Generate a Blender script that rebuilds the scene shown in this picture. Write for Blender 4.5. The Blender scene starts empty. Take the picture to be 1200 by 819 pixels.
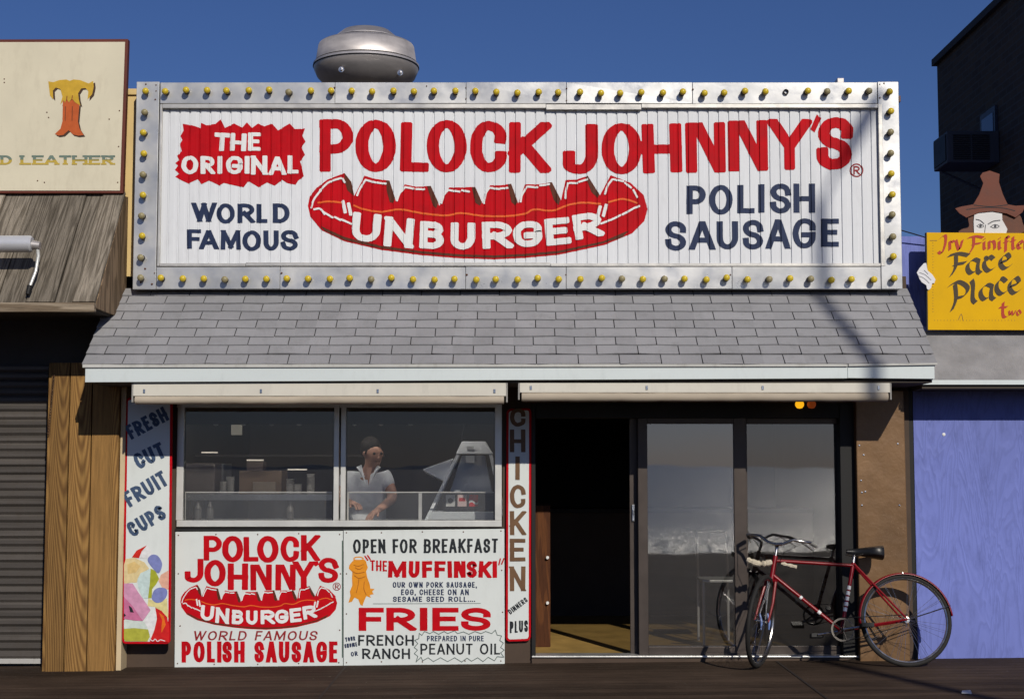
import bpy, bmesh, math, random
from mathutils import Vector, Matrix
from mathutils.geometry import tessellate_polygon
random.seed(7)
S = bpy.context.scene
C = S.collection
# ------------------------------------------------------------------ camera, sky, sun, exposure
F, D, H = 1750.0, 11.67, 1.52
TH = math.atan(135.5 / F)
cam = bpy.data.objects.new("camera", bpy.data.cameras.new("camera"))
C.objects.link(cam)
cam.data.sensor_width = 36
cam.data.lens = 36 * F / 1200
cam.data.clip_end = 20000
cam.location = (0, -D, H)
cam.rotation_euler = (math.pi / 2 + TH, 0, 0)
S.camera = cam
LX, LZ = 0.36, 0.62                       # light travels (-LX, 1, -LZ)
ELEV = math.atan2(LZ, math.hypot(1, LX))
AZ = math.atan2(LX, -1)                   # of the sun, clockwise from +Y
W = bpy.data.worlds.new("World")
S.world = W
W.use_nodes = True
wn = W.node_tree.nodes
sky = wn.new("ShaderNodeTexSky")
sky.sky_type = 'NISHITA'
sky.sun_disc = False
sky.sun_elevation = ELEV
sky.sun_rotation = AZ
sky.air_density = 1.0
sky.dust_density = 0.6
sky.ozone_density = 6.0
bg = wn["Background"]
bg.inputs[1].default_value = 0.051
tint = wn.new("ShaderNodeMix"); tint.data_type = 'RGBA'; tint.blend_type = 'MULTIPLY'
tint.inputs[0].default_value = 1.0; tint.inputs[7].default_value = (.66, .74, 1.05, 1)   # deep slide-film blue
W.node_tree.links.new(sky.outputs[0], tint.inputs[6])
W.node_tree.links.new(tint.outputs[2], bg.inputs[0])
sl = bpy.data.lights.new("sun", 'SUN')
sl.energy = 3.5
sl.angle = math.radians(0.53)
sl.color = (1.0, 0.93, 0.82)
so = bpy.data.objects.new("sun", sl)
C.objects.link(so)
so.rotation_euler = Vector((-LX, 1, -LZ)).to_track_quat('-Z', 'Y').to_euler()
so.location = (4, -20, 14)
S.view_settings.view_transform = 'Standard'
S.view_settings.look = 'None'
S.view_settings.exposure = 0.0
S.view_settings.gamma = 1.0
S.view_settings.use_curve_mapping = False
S.render.engine = 'CYCLES'
S.cycles.caustics_reflective = False
S.cycles.caustics_refractive = False
S.cycles.use_denoising = True
S.cycles.max_bounces = 8
S.cycles.transparent_max_bounces = 16

# ------------------------------------------------------------------ helpers
SN, CS = math.sin(TH), math.cos(TH)
def P(px, py, Y=0.0):
    """the point of the vertical plane at depth Y that stands at that place of the facade elevation"""
    u = (px - 600) / F
    v = (409.5 - py) / F
    t = (Y + D) / (CS - v * SN)
    return Vector((u * t, Y, H + t * (SN + v * CS)))
def PX(px, py, Y=0): return P(px, py, Y).x
def PZ(py, Y=0): return P(600, py, Y).z
GS = 0.0106
def GZ(x): return max(-.095, min(.095, GS * x))

class MB:
    def __init__(s): s.v = []; s.f = []; s.m = []; s.mi = 0
    def face(s, pts):
        n = len(s.v)
        s.v += [tuple(p) for p in pts]
        s.f.append(tuple(range(n, n + len(pts)))); s.m.append(s.mi)
    def _add(s, vs, fs):
        n = len(s.v); s.v += [tuple(p) for p in vs]
        for f in fs: s.f.append(tuple(i + n for i in f)); s.m.append(s.mi)
    def box(s, x0, x1, y0, y1, z0, z1):
        vs = [(x, y, z) for z in (z0, z1) for y in (y0, y1) for x in (x0, x1)]
        s._add(vs, [(0, 2, 3, 1), (4, 5, 7, 6), (0, 1, 5, 4), (2, 6, 7, 3), (0, 4, 6, 2), (1, 3, 7, 5)])
        return s
    def hexa(s, a, b):
        """a, b: two quads (4 points each) joined into a solid"""
        s._add(list(a) + list(b), [(3, 2, 1, 0), (4, 5, 6, 7), (0, 1, 5, 4), (1, 2, 6, 5), (2, 3, 7, 6), (3, 0, 4, 7)])
        return s
    def prism(s, pts, off):
        """polygon pts extruded by vector off"""
        off = Vector(off); n = len(pts)
        pts = [Vector(p) for p in pts]
        for t in tessellate_polygon([pts]):
            s.face([pts[i] for i in t]); s.face([pts[i] + off for i in reversed(t)])
        for i in range(n):
            j = (i + 1) % n
            s.face([pts[i], pts[j], pts[j] + off, pts[i] + off])
        return s
    def tube(s, pts, r, n=8, cap=True, closed=False):
        pts = [Vector(p) for p in pts]; k = len(pts)
        rs = r if isinstance(r, (list, tuple)) else [r] * k
        base = len(s.v); up = None
        for i, p in enumerate(pts):
            a = pts[(i - 1) % k] if (closed or i > 0) else p
            b = pts[(i + 1) % k] if (closed or i < k - 1) else p
            t = (b - a).normalized()
            if up is None:
                up = Vector((0, 0, 1)) if abs(t.z) < .9 else Vector((0, 1, 0))
            x = t.cross(up).normalized(); y = x.cross(t).normalized(); up = y
            for q in range(n):
                an = 2 * math.pi * q / n
                s.v.append(tuple(p + x * math.cos(an) * rs[i] + y * math.sin(an) * rs[i]))
        for i in range(k if closed else k - 1):
            i2 = (i + 1) % k
            for q in range(n):
                q2 = (q + 1) % n
                s.f.append((base + i * n + q, base + i * n + q2, base + i2 * n + q2, base + i2 * n + q)); s.m.append(s.mi)
        if cap and not closed:
            s.f.append(tuple(base + q for q in reversed(range(n)))); s.m.append(s.mi)
            s.f.append(tuple(base + (k - 1) * n + q for q in range(n))); s.m.append(s.mi)
        return s
    def lathe(s, prof, c, axis='z', n=32):
        """prof: list of (radius, height)"""
        c = Vector(c); base = len(s.v)
        for r, h in prof:
            for q in range(n):
                a = 2 * math.pi * q / n
                x, y = r * math.cos(a), r * math.sin(a)
                p = {'z': (x, y, h), 'y': (x, h, y), 'x': (h, x, y)}[axis]
                s.v.append(tuple(c + Vector(p)))
        for i in range(len(prof) - 1):
            for q in range(n):
                q2 = (q + 1) % n
                s.f.append((base + i * n + q, base + i * n + q2, base + (i + 1) * n + q2, base + (i + 1) * n + q)); s.m.append(s.mi)
        return s
    def build(s, name, mats, parent=None, smooth=False, bevel=0):
        me = bpy.data.meshes.new(name)
        me.from_pydata(s.v, [], s.f)
        if not isinstance(mats, (list, tuple)): mats = [mats]
        for m in mats: me.materials.append(m)
        me.polygons.foreach_set("material_index", s.m)
        bm = bmesh.new(); bm.from_mesh(me)
        if smooth or bevel: bmesh.ops.remove_doubles(bm, verts=bm.verts, dist=1e-5)
        bmesh.ops.recalc_face_normals(bm, faces=bm.faces)
        bm.to_mesh(me); bm.free()
        if smooth:
            me.polygons.foreach_set("use_smooth", [True] * len(me.polygons))
            me.set_sharp_from_angle(angle=math.radians(38))
        me.update()
        o = bpy.data.objects.new(name, me)
        C.objects.link(o)
        if parent: adopt(o, parent)
        if bevel:
            b = o.modifiers.new("bevel", 'BEVEL'); b.width = bevel; b.segments = 2; b.limit_method = 'ANGLE'
        return o
def adopt(o, parent):
    o.parent = parent
    if parent.type == 'EMPTY' and parent.get('_world', 1):
        o.matrix_parent_inverse = Matrix.Translation(-parent.location)
def tag(o, label=None, cat=None, group=None, kind=None):
    if label: o['label'] = label
    if cat: o['category'] = cat
    if group: o['group'] = group
    if kind: o['kind'] = kind
    return o
def thing(name, label, cat, loc, group=None):
    o = bpy.data.objects.new(name, None); C.objects.link(o)
    o.location = loc; o.empty_display_size = .1
    return tag(o, label, cat, group)
def struct(o): o['kind'] = 'structure'; return o

# ------------------------------------------------------------------ materials
def nt(name):
    m = bpy.data.materials.new(name); m.use_nodes = True
    return m, m.node_tree.nodes, m.node_tree.links, m.node_tree.nodes["Principled BSDF"]
def mapped(N, L, scale=(1, 1, 1), rot=(0, 0, 0), coord="Object"):
    tc = N.new("ShaderNodeTexCoord"); mp = N.new("ShaderNodeMapping")
    mp.inputs["Scale"].default_value = scale; mp.inputs["Rotation"].default_value = rot
    L.new(tc.outputs[coord], mp.inputs[0]); return mp.outputs[0]
def noise(N, L, vec, scale, detail=5, rough=.55, dist=0):
    n = N.new("ShaderNodeTexNoise"); n.inputs["Scale"].default_value = scale
    n.inputs["Detail"].default_value = detail; n.inputs["Roughness"].default_value = rough
    n.inputs["Distortion"].default_value = dist
    L.new(vec, n.inputs["Vector"]); return n.outputs["Fac"]
def ramp(N, L, fac, stops):
    r = N.new("ShaderNodeValToRGB"); e = r.color_ramp.elements
    while len(e) < len(stops): e.new(.5)
    for i, (p, c) in enumerate(stops):
        e[i].position = p
        e[i].color = (c, c, c, 1) if isinstance(c, (int, float)) else (*c, 1)
    L.new(fac, r.inputs[0]); return r.outputs[0]
def mixc(N, L, a, b, fac, mode='MIX'):
    m = N.new("ShaderNodeMix"); m.data_type = 'RGBA'; m.blend_type = mode
    for k, x in ((6, a), (7, b), (0, fac)):
        if hasattr(x, 'links'): L.new(x, m.inputs[k])
        else: m.inputs[k].default_value = (*x, 1) if isinstance(x, tuple) else x
    return m.outputs[2]
def bump(N, L, h, strength, dist, bsdf, prev=None):
    b = N.new("ShaderNodeBump"); b.inputs["Strength"].default_value = strength; b.inputs["Distance"].default_value = dist
    L.new(h, b.inputs["Height"])
    if prev: L.new(prev, b.inputs["Normal"])
    L.new(b.outputs[0], bsdf.inputs["Normal"]); return b.outputs[0]
def M(name, col, rough=.6, metal=0, var=.15, vs=3.0, bmp=.15, bs=60, bd=.004, st=(1, 1, 1), dirt=0, dcol=(.06, .045, .03), spec=.3, island=0):
    m, N, L, B = nt(name)
    v = mapped(N, L, st)
    n1 = noise(N, L, v, vs, 6)
    c = mixc(N, L, col, ramp(N, L, n1, [(.25, 1 - var), (.75, 1 + var * .4)]), 1.0, 'MULTIPLY')
    if island:
        g = N.new("ShaderNodeNewGeometry")
        c = mixc(N, L, c, ramp(N, L, g.outputs["Random Per Island"], [(0, 1 - island), (1, 1 + island * .5)]), 1.0, 'MULTIPLY')
    if dirt:
        n2 = noise(N, L, mapped(N, L, (2.2, 2.2, .8)), 4.5, 9, .7)
        c = mixc(N, L, c, dcol, ramp(N, L, n2, [(.52, 0.0), (.78, dirt)]))
    L.new(c, B.inputs["Base Color"])
    B.inputs["Metallic"].default_value = metal
    B.inputs["Specular IOR Level"].default_value = spec
    rr = N.new("ShaderNodeMapRange"); rr.inputs[3].default_value = max(.03, rough - .1); rr.inputs[4].default_value = min(1, rough + .1)
    L.new(n1, rr.inputs[0]); L.new(rr.outputs[0], B.inputs["Roughness"])
    if bmp: bump(N, L, noise(N, L, v, bs, 4), bmp, bd, B)
    return m
def wood(name, c1, c2, grain=(14, 14, .8), ws=1.0, island=.35, rough=.75, dark=.5, bmp=.5, mult=60, det=2, dist=.3, ring=(.35, .65)):
    m, N, L, B = nt(name)
    g = N.new("ShaderNodeNewGeometry")
    off = N.new("ShaderNodeVectorMath"); off.operation = 'ADD'
    tc = N.new("ShaderNodeTexCoord")
    sc = N.new("ShaderNodeVectorMath"); sc.operation = 'SCALE'; sc.inputs[0].default_value = (7, 3, 11)
    L.new(g.outputs["Random Per Island"], sc.inputs["Scale"])
    L.new(tc.outputs["Object"], off.inputs[0]); L.new(sc.outputs[0], off.inputs[1])
    mp = N.new("ShaderNodeMapping"); mp.inputs["Scale"].default_value = grain
    L.new(off.outputs[0], mp.inputs[0])
    big = noise(N, L, mp.outputs[0], .55 * ws, det, .5, dist)
    mul = N.new("ShaderNodeMath"); mul.operation = 'MULTIPLY'; mul.inputs[1].default_value = mult
    L.new(big, mul.inputs[0])
    sn = N.new("ShaderNodeMath"); sn.operation = 'SINE'; L.new(mul.outputs[0], sn.inputs[0])
    mr = N.new("ShaderNodeMapRange"); mr.inputs[1].default_value = -1; L.new(sn.outputs[0], mr.inputs[0])
    fine = noise(N, L, mp.outputs[0], 9, 6, .7)
    c = mixc(N, L, c1, c2, ramp(N, L, mr.outputs[0], [(ring[0], 0), (ring[1], 1)]))
    c = mixc(N, L, c, ramp(N, L, fine, [(.3, dark), (.65, 1.1)]), .8, 'MULTIPLY')
    c = mixc(N, L, c, ramp(N, L, g.outputs["Random Per Island"], [(0, 1 - island), (1, 1 + island * .4)]), 1.0, 'MULTIPLY')
    L.new(c, B.inputs["Base Color"]); B.inputs["Roughness"].default_value = rough
    B.inputs["Specular IOR Level"].default_value = .25
    bump(N, L, fine, bmp, .006, B)
    return m
def glass(name, tint=(.8, .82, .82), refl=1.0, dust=.05, dcol=(.42, .42, .42), ior=1.5, rough=.0, smear=True):
    m = bpy.data.materials.new(name); m.use_nodes = True
    N, L = m.node_tree.nodes, m.node_tree.links
    N.clear()
    out = N.new("ShaderNodeOutputMaterial")
    tr = N.new("ShaderNodeBsdfTransparent"); tr.inputs[0].default_value = (*tint, 1)
    gl = N.new("ShaderNodeBsdfGlossy"); gl.inputs["Roughness"].default_value = rough; gl.inputs[0].default_value = (refl, refl, refl, 1)
    df = N.new("ShaderNodeBsdfDiffuse"); df.inputs[0].default_value = (*dcol, 1)
    f0 = ((ior - 1) / (ior + 1)) ** 2                      # Schlick: the same from both sides of a thin pane
    lw = N.new("ShaderNodeLayerWeight"); lw.inputs[0].default_value = .5
    pw = N.new("ShaderNodeMath"); pw.operation = 'POWER'; pw.inputs[1].default_value = 5; L.new(lw.outputs["Facing"], pw.inputs[0])
    fr = N.new("ShaderNodeMath"); fr.operation = 'MULTIPLY_ADD'; fr.inputs[1].default_value = 1 - f0; fr.inputs[2].default_value = f0; L.new(pw.outputs[0], fr.inputs[0])
    wv = noise(N, L, mapped(N, L), 1.3, 2)
    b = N.new("ShaderNodeBump"); b.inputs["Strength"].default_value = .05; b.inputs["Distance"].default_value = .02
    L.new(wv, b.inputs["Height"]); L.new(b.outputs[0], gl.inputs["Normal"])
    m1 = N.new("ShaderNodeMixShader"); L.new(fr.outputs[0], m1.inputs[0]); L.new(tr.outputs[0], m1.inputs[1]); L.new(gl.outputs[0], m1.inputs[2])
    m2 = N.new("ShaderNodeMixShader")
    n = noise(N, L, mapped(N, L, (1, 1, .5)), 3.0, 8, .7)
    r = N.new("ShaderNodeMapRange"); r.inputs[1].default_value = .3; r.inputs[2].default_value = .75
    r.inputs[3].default_value = dust * .6; r.inputs[4].default_value = dust * 1.5
    L.new(n, r.inputs[0]); L.new(r.outputs[0], m2.inputs[0])
    L.new(m1.outputs[0], m2.inputs[1]); L.new(df.outputs[0], m2.inputs[2]); L.new(m2.outputs[0], out.inputs[0])
    return m
def emit(name, col, s):
    m, N, L, B = nt(name)
    B.inputs["Base Color"].default_value = (*col, 1)
    B.inputs["Emission Color"].default_value = (*col, 1); B.inputs["Emission Strength"].default_value = s
    return m

RED = M("red_paint", (.50, .0015, .008), .6, var=.22, vs=9, bmp=.08, dirt=.0, spec=.12)
NAVY = M("navy_paint", (.022, .035, .085), .5, var=.2, vs=9, bmp=.05, spec=.15)
BLACKP = M("black_paint", (.022, .026, .03), .5, var=.2, vs=9, bmp=.05, spec=.15)
WHITEP = M("white_paint", (.74, .75, .74), .5, var=.08, bmp=.05)
BRICKRED = M("thin_red_paint", (.28, .02, .025), .5, var=.2, vs=9, bmp=.05, spec=.15)
MAROON = M("maroon_paint", (.1, .028, .014), .5, var=.15, vs=9, bmp=.05, spec=.15)
ORANGEP = M("orange_paint", (.75, .12, .012), .5, var=.1, vs=9, bmp=.05)
AMBERP = M("amber_paint", (.72, .27, .012), .5, var=.12, vs=20, bmp=.05)
GREENP = M("green_line_paint", (.02, .07, .045), .5, bmp=0)
BROWNP = M("brown_paint", (.16, .085, .04), .5, var=.35, vs=8, bmp=.05)
CORR = M("white_ribbed_metal", (.70, .72, .745), .5, var=.1, vs=1.2, bmp=.06, bs=30, st=(1, 1, .25), dirt=.12)
BOARD = M("white_board", (.66, .7, .68), .4, var=.06, vs=2, bmp=.03, bs=30, dirt=.1)
def metal_frame():
    m, N, L, B = nt("sheet_aluminium")
    v = mapped(N, L)
    n = noise(N, L, v, 2.2, 7, .6)
    L.new(ramp(N, L, n, [(.25, (.36, .37, .38)), (.6, (.55, .55, .54)), (.85, (.66, .63, .57))]), B.inputs["Base Color"])
    B.inputs["Metallic"].default_value = .5
    r = noise(N, L, v, 5, 5); L.new(ramp(N, L, r, [(.3, .25), (.7, .5)]), B.inputs["Roughness"])
    b1 = bump(N, L, noise(N, L, v, 1.6, 2, .4), .35, .05, B)
    bump(N, L, noise(N, L, v, 14, 2), .12, .005, B, b1)
    return m
FRAME = metal_frame()
TRIM = M("trim_metal", (.62, .6, .55), .35, metal=.5, var=.25, vs=8, bmp=.2, bs=14)
RUST = M("rust_spot", (.1, .035, .015), .8)
SHING = M("grey_shingle", (.31, .31, .322), .9, var=.16, vs=2.0, bmp=.6, bs=200, bd=.006, island=.09, dirt=.5, dcol=(.17, .17, .165), spec=.2)
UNDER = M("roof_felt", (.03, .03, .03), .9)
WHITEWOOD = M("white_fascia_paint", (.62, .68, .68), .5, var=.08, vs=2, bmp=.1, bs=20, st=(.3, 1, 1), dirt=.12)
CREAM = M("cream_awning_cover", (.6, .575, .5), .5, var=.1, vs=3, bmp=.08, dirt=.18)
ROLL = M("beige_canvas_roll", (.42, .36, .28), .8, var=.2, vs=6, st=(.4, 1, 1), bmp=.3, bs=50)
ALU = M("window_aluminium", (.68, .68, .64), .35, metal=.35, var=.15, vs=6, bmp=.05)
DARKMET = M("bronze_door_metal", (.075, .06, .052), .45, metal=.3, var=.25, vs=5, bmp=.05)
BLACKM = M("black_rubber", (.012, .012, .012), .6, bmp=.1)
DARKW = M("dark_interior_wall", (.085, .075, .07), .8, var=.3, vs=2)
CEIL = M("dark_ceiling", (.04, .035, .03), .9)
FLOORM = M("tan_floor", (.45, .29, .09), .45, var=.3, vs=5, bmp=.08, dirt=.35)
BROWNMET = M("brown_metal_cladding", (.2, .115, .055), .42, metal=.15, var=.35, vs=2.2, bmp=.5, bs=5, bd=.02, dirt=.3, dcol=(.07, .04, .02))
BROWNBASE = M("brown_base_paint", (.075, .05, .035), .7, var=.3, vs=4)
YELLOWW = M("pale_yellow_siding", (.68, .5, .22), .7, var=.12, vs=2, dirt=.15)
SOFFIT = M("soffit_wood", (.06, .05, .04), .9)
STEEL = M("chrome_steel", (.6, .6, .6), .2, metal=1, var=.1, bmp=.02)
GALV0 = M("spun_aluminium", (.5, .47, .46), .42, metal=.5, var=.25, vs=4, bmp=.1, bs=30, st=(1, 1, 3), dirt=.25)

GALV = GALV0
def brushed():
    m = GALV0.copy(); m.name = "brushed_fan_metal"; N, L = m.node_tree.nodes, m.node_tree.links
    B = N["Principled BSDF"]; B.inputs["Metallic"].default_value = .6; B.inputs["Anisotropic"].default_value = .8
    t_ = N.new("ShaderNodeTangent"); t_.direction_type = 'RADIAL'; t_.axis = 'Z'; L.new(t_.outputs[0], B.inputs["Tangent"])
    for k in list(B.inputs["Normal"].links): L.remove(k)
    return m
FANM = brushed()
# ------------------------------------------------------------------ lettering engine
def fil(pts, closed=False, kv=.5, kh=.5, ke=.9, seg=6):
    n = len(pts); out = []
    def cut(a, b, isend):
        k = kv if abs(b[1] - a[1]) > abs(b[0] - a[0]) else kh
        return ke if isend and k >= .5 else k
    for i in range(n):
        p = pts[i]
        if not closed and i in (0, n - 1): out.append(p); continue
        a, b = pts[(i - 1) % n], pts[(i + 1) % n]
        ka = cut(p, a, not closed and i - 1 == 0); kb = cut(p, b, not closed and i + 1 == n - 1)
        A = (p[0] + (a[0] - p[0]) * ka, p[1] + (a[1] - p[1]) * ka)
        Bq = (p[0] + (b[0] - p[0]) * kb, p[1] + (b[1] - p[1]) * kb)
        k = .5523
        c1 = (A[0] + (p[0] - A[0]) * k, A[1] + (p[1] - A[1]) * k); c2 = (Bq[0] + (p[0] - Bq[0]) * k, Bq[1] + (p[1] - Bq[1]) * k)
        for j in range(seg + 1):
            t = j / seg; u = 1 - t
            out.append(tuple(u**3 * A[d] + 3 * u * u * t * c1[d] + 3 * u * t * t * c2[d] + t**3 * Bq[d] for d in (0, 1)))
    if closed: out.append(out[0])
    q = [out[0]]
    for p in out[1:]:
        if abs(p[0] - q[-1][0]) + abs(p[1] - q[-1][1]) > 1e-6: q.append(p)
    return q
def l(*p): return ('l', list(p))
def c(*p, **k): return ('c', list(p), k)
G = {
 'A': [l((-.02, 0), (.46, 1)), l((.54, 1), (1.02, 0)), l((.2, .3), (.8, .3))],
 'B': [l((0, 0), (0, 1)), c((0, 1), (.92, 1), (.92, .55), (0, .55), kh=.5, ke=.45), c((0, .55), (1, .55), (1, 0), (0, 0), ke=.45)],
 'C': [c((1, .7), (1, 1), (0, 1), (0, 0), (1, 0), (1, .28))],
 'D': [l((0, 0), (0, 1)), c((0, 1), (1, 1), (1, 0), (0, 0), ke=.6)],
 'E': [l((0, 0), (0, 1)), l((0, 1), (1, 1)), l((0, .52), (.85, .52)), l((0, 0), (1, 0))],
 'F': [l((0, 0), (0, 1)), l((0, 1), (1, 1)), l((0, .5), (.85, .5))],
 'G': [c((1, .72), (1, 1), (0, 1), (0, 0), (1, 0), (1, .46), ke=.8), l((1, .44), (.52, .44))],
 'H': [l((0, 0), (0, 1)), l((1, 0), (1, 1)), l((0, .48), (1, .48))],
 'I': [l((.5, 0), (.5, 1))],
 'J': [c((1, 1), (1, 0), (0, 0), (0, .34), kv=.4, ke=.36)],
 'K': [l((0, 0), (0, 1)), l((1, 1), (.06, .4)), l((.33, .56), (1, 0))],
 'L': [l((0, 0), (0, 1)), l((0, 0), (1, 0))],
 'M': [l((0, 0), (.04, 1)), l((.06, 1), (.5, .12)), l((.5, .12), (.94, 1)), l((.96, 1), (1, 0))],
 'N': [l((0, 0), (0, 1)), l((0, 1), (1, 0)), l((1, 0), (1, 1))],
 'NB': [l((0, 0), (0, 1)), l((.27, 1), (.93, 0)), l((1, 0), (1, 1))],
 'O': [c((0, 0), (0, 1), (1, 1), (1, 0), closed=True)],
 'P': [l((0, 0), (0, 1)), c((0, 1), (1, 1), (1, .42), (0, .42), ke=.55)],
 'R': [l((0, 0), (0, 1)), c((0, 1), (1, 1), (1, .46), (0, .46), ke=.55), l((.42, .46), (1, 0))],
 'S': [c((1, .74), (1, 1), (0, 1), (0, .53), (1, .47), (1, 0), (0, 0), (0, .26))],
 'T': [l((0, 1), (1, 1)), l((.5, 0), (.5, 1))],
 'U': [c((0, 1), (0, 0), (1, 0), (1, 1), kv=.4, ke=.4)],
 'V': [l((0, 1), (.5, 0)), l((.5, 0), (1, 1))],
 'W': [l((-.02, 1), (.26, 0)), l((.27, 0), (.5, .95)), l((.5, .95), (.73, 0)), l((.74, 0), (1.02, 1))],
 'Y': [l((0, 1), (.43, .53)), l((1, 1), (.57, .53)), l((.5, .46), (.5, 0))],
 "'": [l((.6, 1), (.4, .72))], ',': [l((.6, .06), (.4, -.12))], '.': [l((.5, 0), (.5, .02))],
 '"': [l((.1, 1), (.1, .75)), l((.9, 1), (.9, .75))],
}
WID = {'I': .3, 'M': 1.3, 'W': 1.45, "'": .3, ',': .25, '.': .22, 'J': .75, 'L': .75, 'E': .78, 'F': .76, ' ': .5, 'T': .85, 'S': .9, 'P': .9, '"': .45, 'O': 1.08, 'C': .95, 'G': 1.02}
def clip_half(poly, ax, lim, keep_less):
    out = []; n = len(poly)
    for i in range(n):
        a, b = poly[i], poly[(i + 1) % n]
        ia = (a[ax] <= lim) == keep_less or a[ax] == lim; ib = (b[ax] <= lim) == keep_less or b[ax] == lim
        if ia: out.append(a)
        if ia != ib:
            t = (lim - a[ax]) / (b[ax] - a[ax])
            out.append(tuple(a[k] + (b[k] - a[k]) * t for k in range(len(a))))
    return out
class Ribs:
    def __init__(s, x0, x1, pitch, depth):
        s.x0, s.pitch, s.d = x0, pitch, depth
        s.br = [(0, 0), (.46, 0), (.50, .18), (.79, .22), (.835, 1), (.94, 1), (.97, 0)]
        s.lines = []
        k = 0
        while x0 + k * pitch < x1:
            s.lines += [x0 + (k + f) * pitch for f, _ in s.br]; k += 1
        s.lines = [x for x in s.lines if x < x1] + [x1]
    def depth(s, x):
        f = ((x - s.x0) / s.pitch) % 1.0
        b = s.br + [(1.0, 0)]
        for i in range(len(b) - 1):
            if f <= b[i + 1][0]:
                t = (f - b[i][0]) / (b[i + 1][0] - b[i][0])
                return s.d * (b[i][1] + (b[i + 1][1] - b[i][1]) * t)
        return 0
class Paint:
    """paint laid on a vertical board whose front is at depth Y; drawn in the board's own elevation"""
    def __init__(s, Y, z=(0, 0, 1), lay=.002, ribs=None):
        s.Y, s.zx, s.zy, s.zs, s.lay, s.ribs = Y, z[0], z[1], z[2], lay, ribs
        s.polys = []; s.k = 0; s.marks = []
    def tr(s, p): return (p[0] / s.zs + s.zx, p[1] / s.zs + s.zy)
    def mark(s): s.marks.append(len(s.polys)); return s
    def raw(s, pts, dl=0.0): s.polys.append(([s.tr(p) for p in pts], s.lay + dl)); return s
    def poly(s, pts, dl=0.0):
        for t in tessellate_polygon([[Vector((p[0], p[1], 0)) for p in pts]]):
            s.raw([pts[i] for i in t], dl)
        return s
    def ribbon(s, pts, wv, wh, cap=1.0, soft=0.0, xf=None, clipy=None, w1=1.0, nib=None):
        s.k += 1; dl = .00022 * (s.k % 7)
        n = len(pts); closed = pts[0] == pts[-1] and n > 2
        L, R = [], []
        pts = [Vector(p) for p in pts]
        ts = []
        for i in range(n):
            if closed: a, b = pts[i - 1 if i else n - 2], pts[i + 1 if i < n - 1 else 1]
            else: a, b = pts[max(0, i - 1)], pts[min(n - 1, i + 1)]
            ts.append((b - a).normalized())
        secs = []
        def off(t, k): return Vector((nib[0] * k, nib[1] * k)) if nib else Vector((-t.y * wv / 2 * k, t.x * wh / 2 * k))
        if not closed and not nib:
            e = abs(ts[0].x) * wv / 2 * cap + abs(ts[0].y) * wh / 2 * cap
            if soft: secs.append((pts[0] - ts[0] * e, ts[0], 1 - soft)); secs.append((pts[0] - ts[0] * e * (1 - soft), ts[0], 1))
            else: secs.append((pts[0] - ts[0] * e, ts[0], 1))
        for i in range(n): secs.append((pts[i], ts[i], 1 + (w1 - 1) * i / max(1, n - 1)))
        if not closed and not nib:
            e = abs(ts[-1].x) * wv / 2 * cap + abs(ts[-1].y) * wh / 2 * cap
            if soft: secs.append((pts[-1] + ts[-1] * e * (1 - soft), ts[-1], w1)); secs.append((pts[-1] + ts[-1] * e, ts[-1], (1 - soft) * w1))
            else: secs.append((pts[-1] + ts[-1] * e, ts[-1], w1))
        for (p, t, k), (p2, t2, k2) in zip(secs, secs[1:]):
            o1, o2 = off(t, k), off(t2, k2)
            q = [tuple(p + o1), tuple(p2 + o2), tuple(p2 - o2), tuple(p - o1)]
            if clipy:
                q = clip_half(q, 1, clipy[0], False)
                if len(q) > 2: q = clip_half(q, 1, clipy[1], True)
                if len(q) < 3: continue
            if xf: q = [xf(a) for a in q]
            s.raw(q, dl)
        return s
    def letter(s, ch, x0, x1, y0, y1, wv, wh=None, rot=0, slant=0, soft=0.0, jit=0.0, clip=True):
        wh = wh or wv
        cx, cy = (x0 + x1) / 2, (y0 + y1) / 2
        cr, sr = math.cos(math.radians(rot)), math.sin(math.radians(rot))
        def xf(p):
            x, y = p[0] - cx, p[1] - cy
            x -= slant * y
            return (cx + x * cr - y * sr, cy + x * sr + y * cr)
        def mp(u): return (x0 + wv / 2 + u[0] * max(.01, x1 - x0 - wv) + random.uniform(-jit, jit), y1 - wh / 2 - u[1] * (y1 - y0 - wh) + random.uniform(-jit, jit))
        for st in G[ch]:
            if st[0] == 'l': pts = [mp(p) for p in st[1]]
            else:
                pts = [mp(p) for p in fil(st[1], **st[2])]
                if st[2].get('closed'): pts[-1] = pts[0]
            low = y1 + (0 if ch != ',' else 99)
            s.ribbon(pts, wv, wh, 1.0, soft, xf, (y0, low) if clip else None)
        return s
    def text(s, t, x0, x1, y0, y1, wv, wh=None, gap=.16, rise=0, spread=None, **kw):
        """a line of capitals filling the box; rise lifts the right end"""
        ws = [WID.get(ch, 1.0) for ch in t]
        s.mark()
        tot = sum(ws) + gap * (len(t) - 1)
        k = (x1 - x0) / tot; x = x0
        for ch, w in zip(t, ws):
            if ch == ' ': s.mark()
            else:
                r = rise * ((x - x0) / (x1 - x0))
                s.letter(ch, x, x + max(w * k, wv * 1.001), y0 - r, y1 - r, wv, wh, **kw)
            x += (w + gap) * k
        return s
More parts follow.
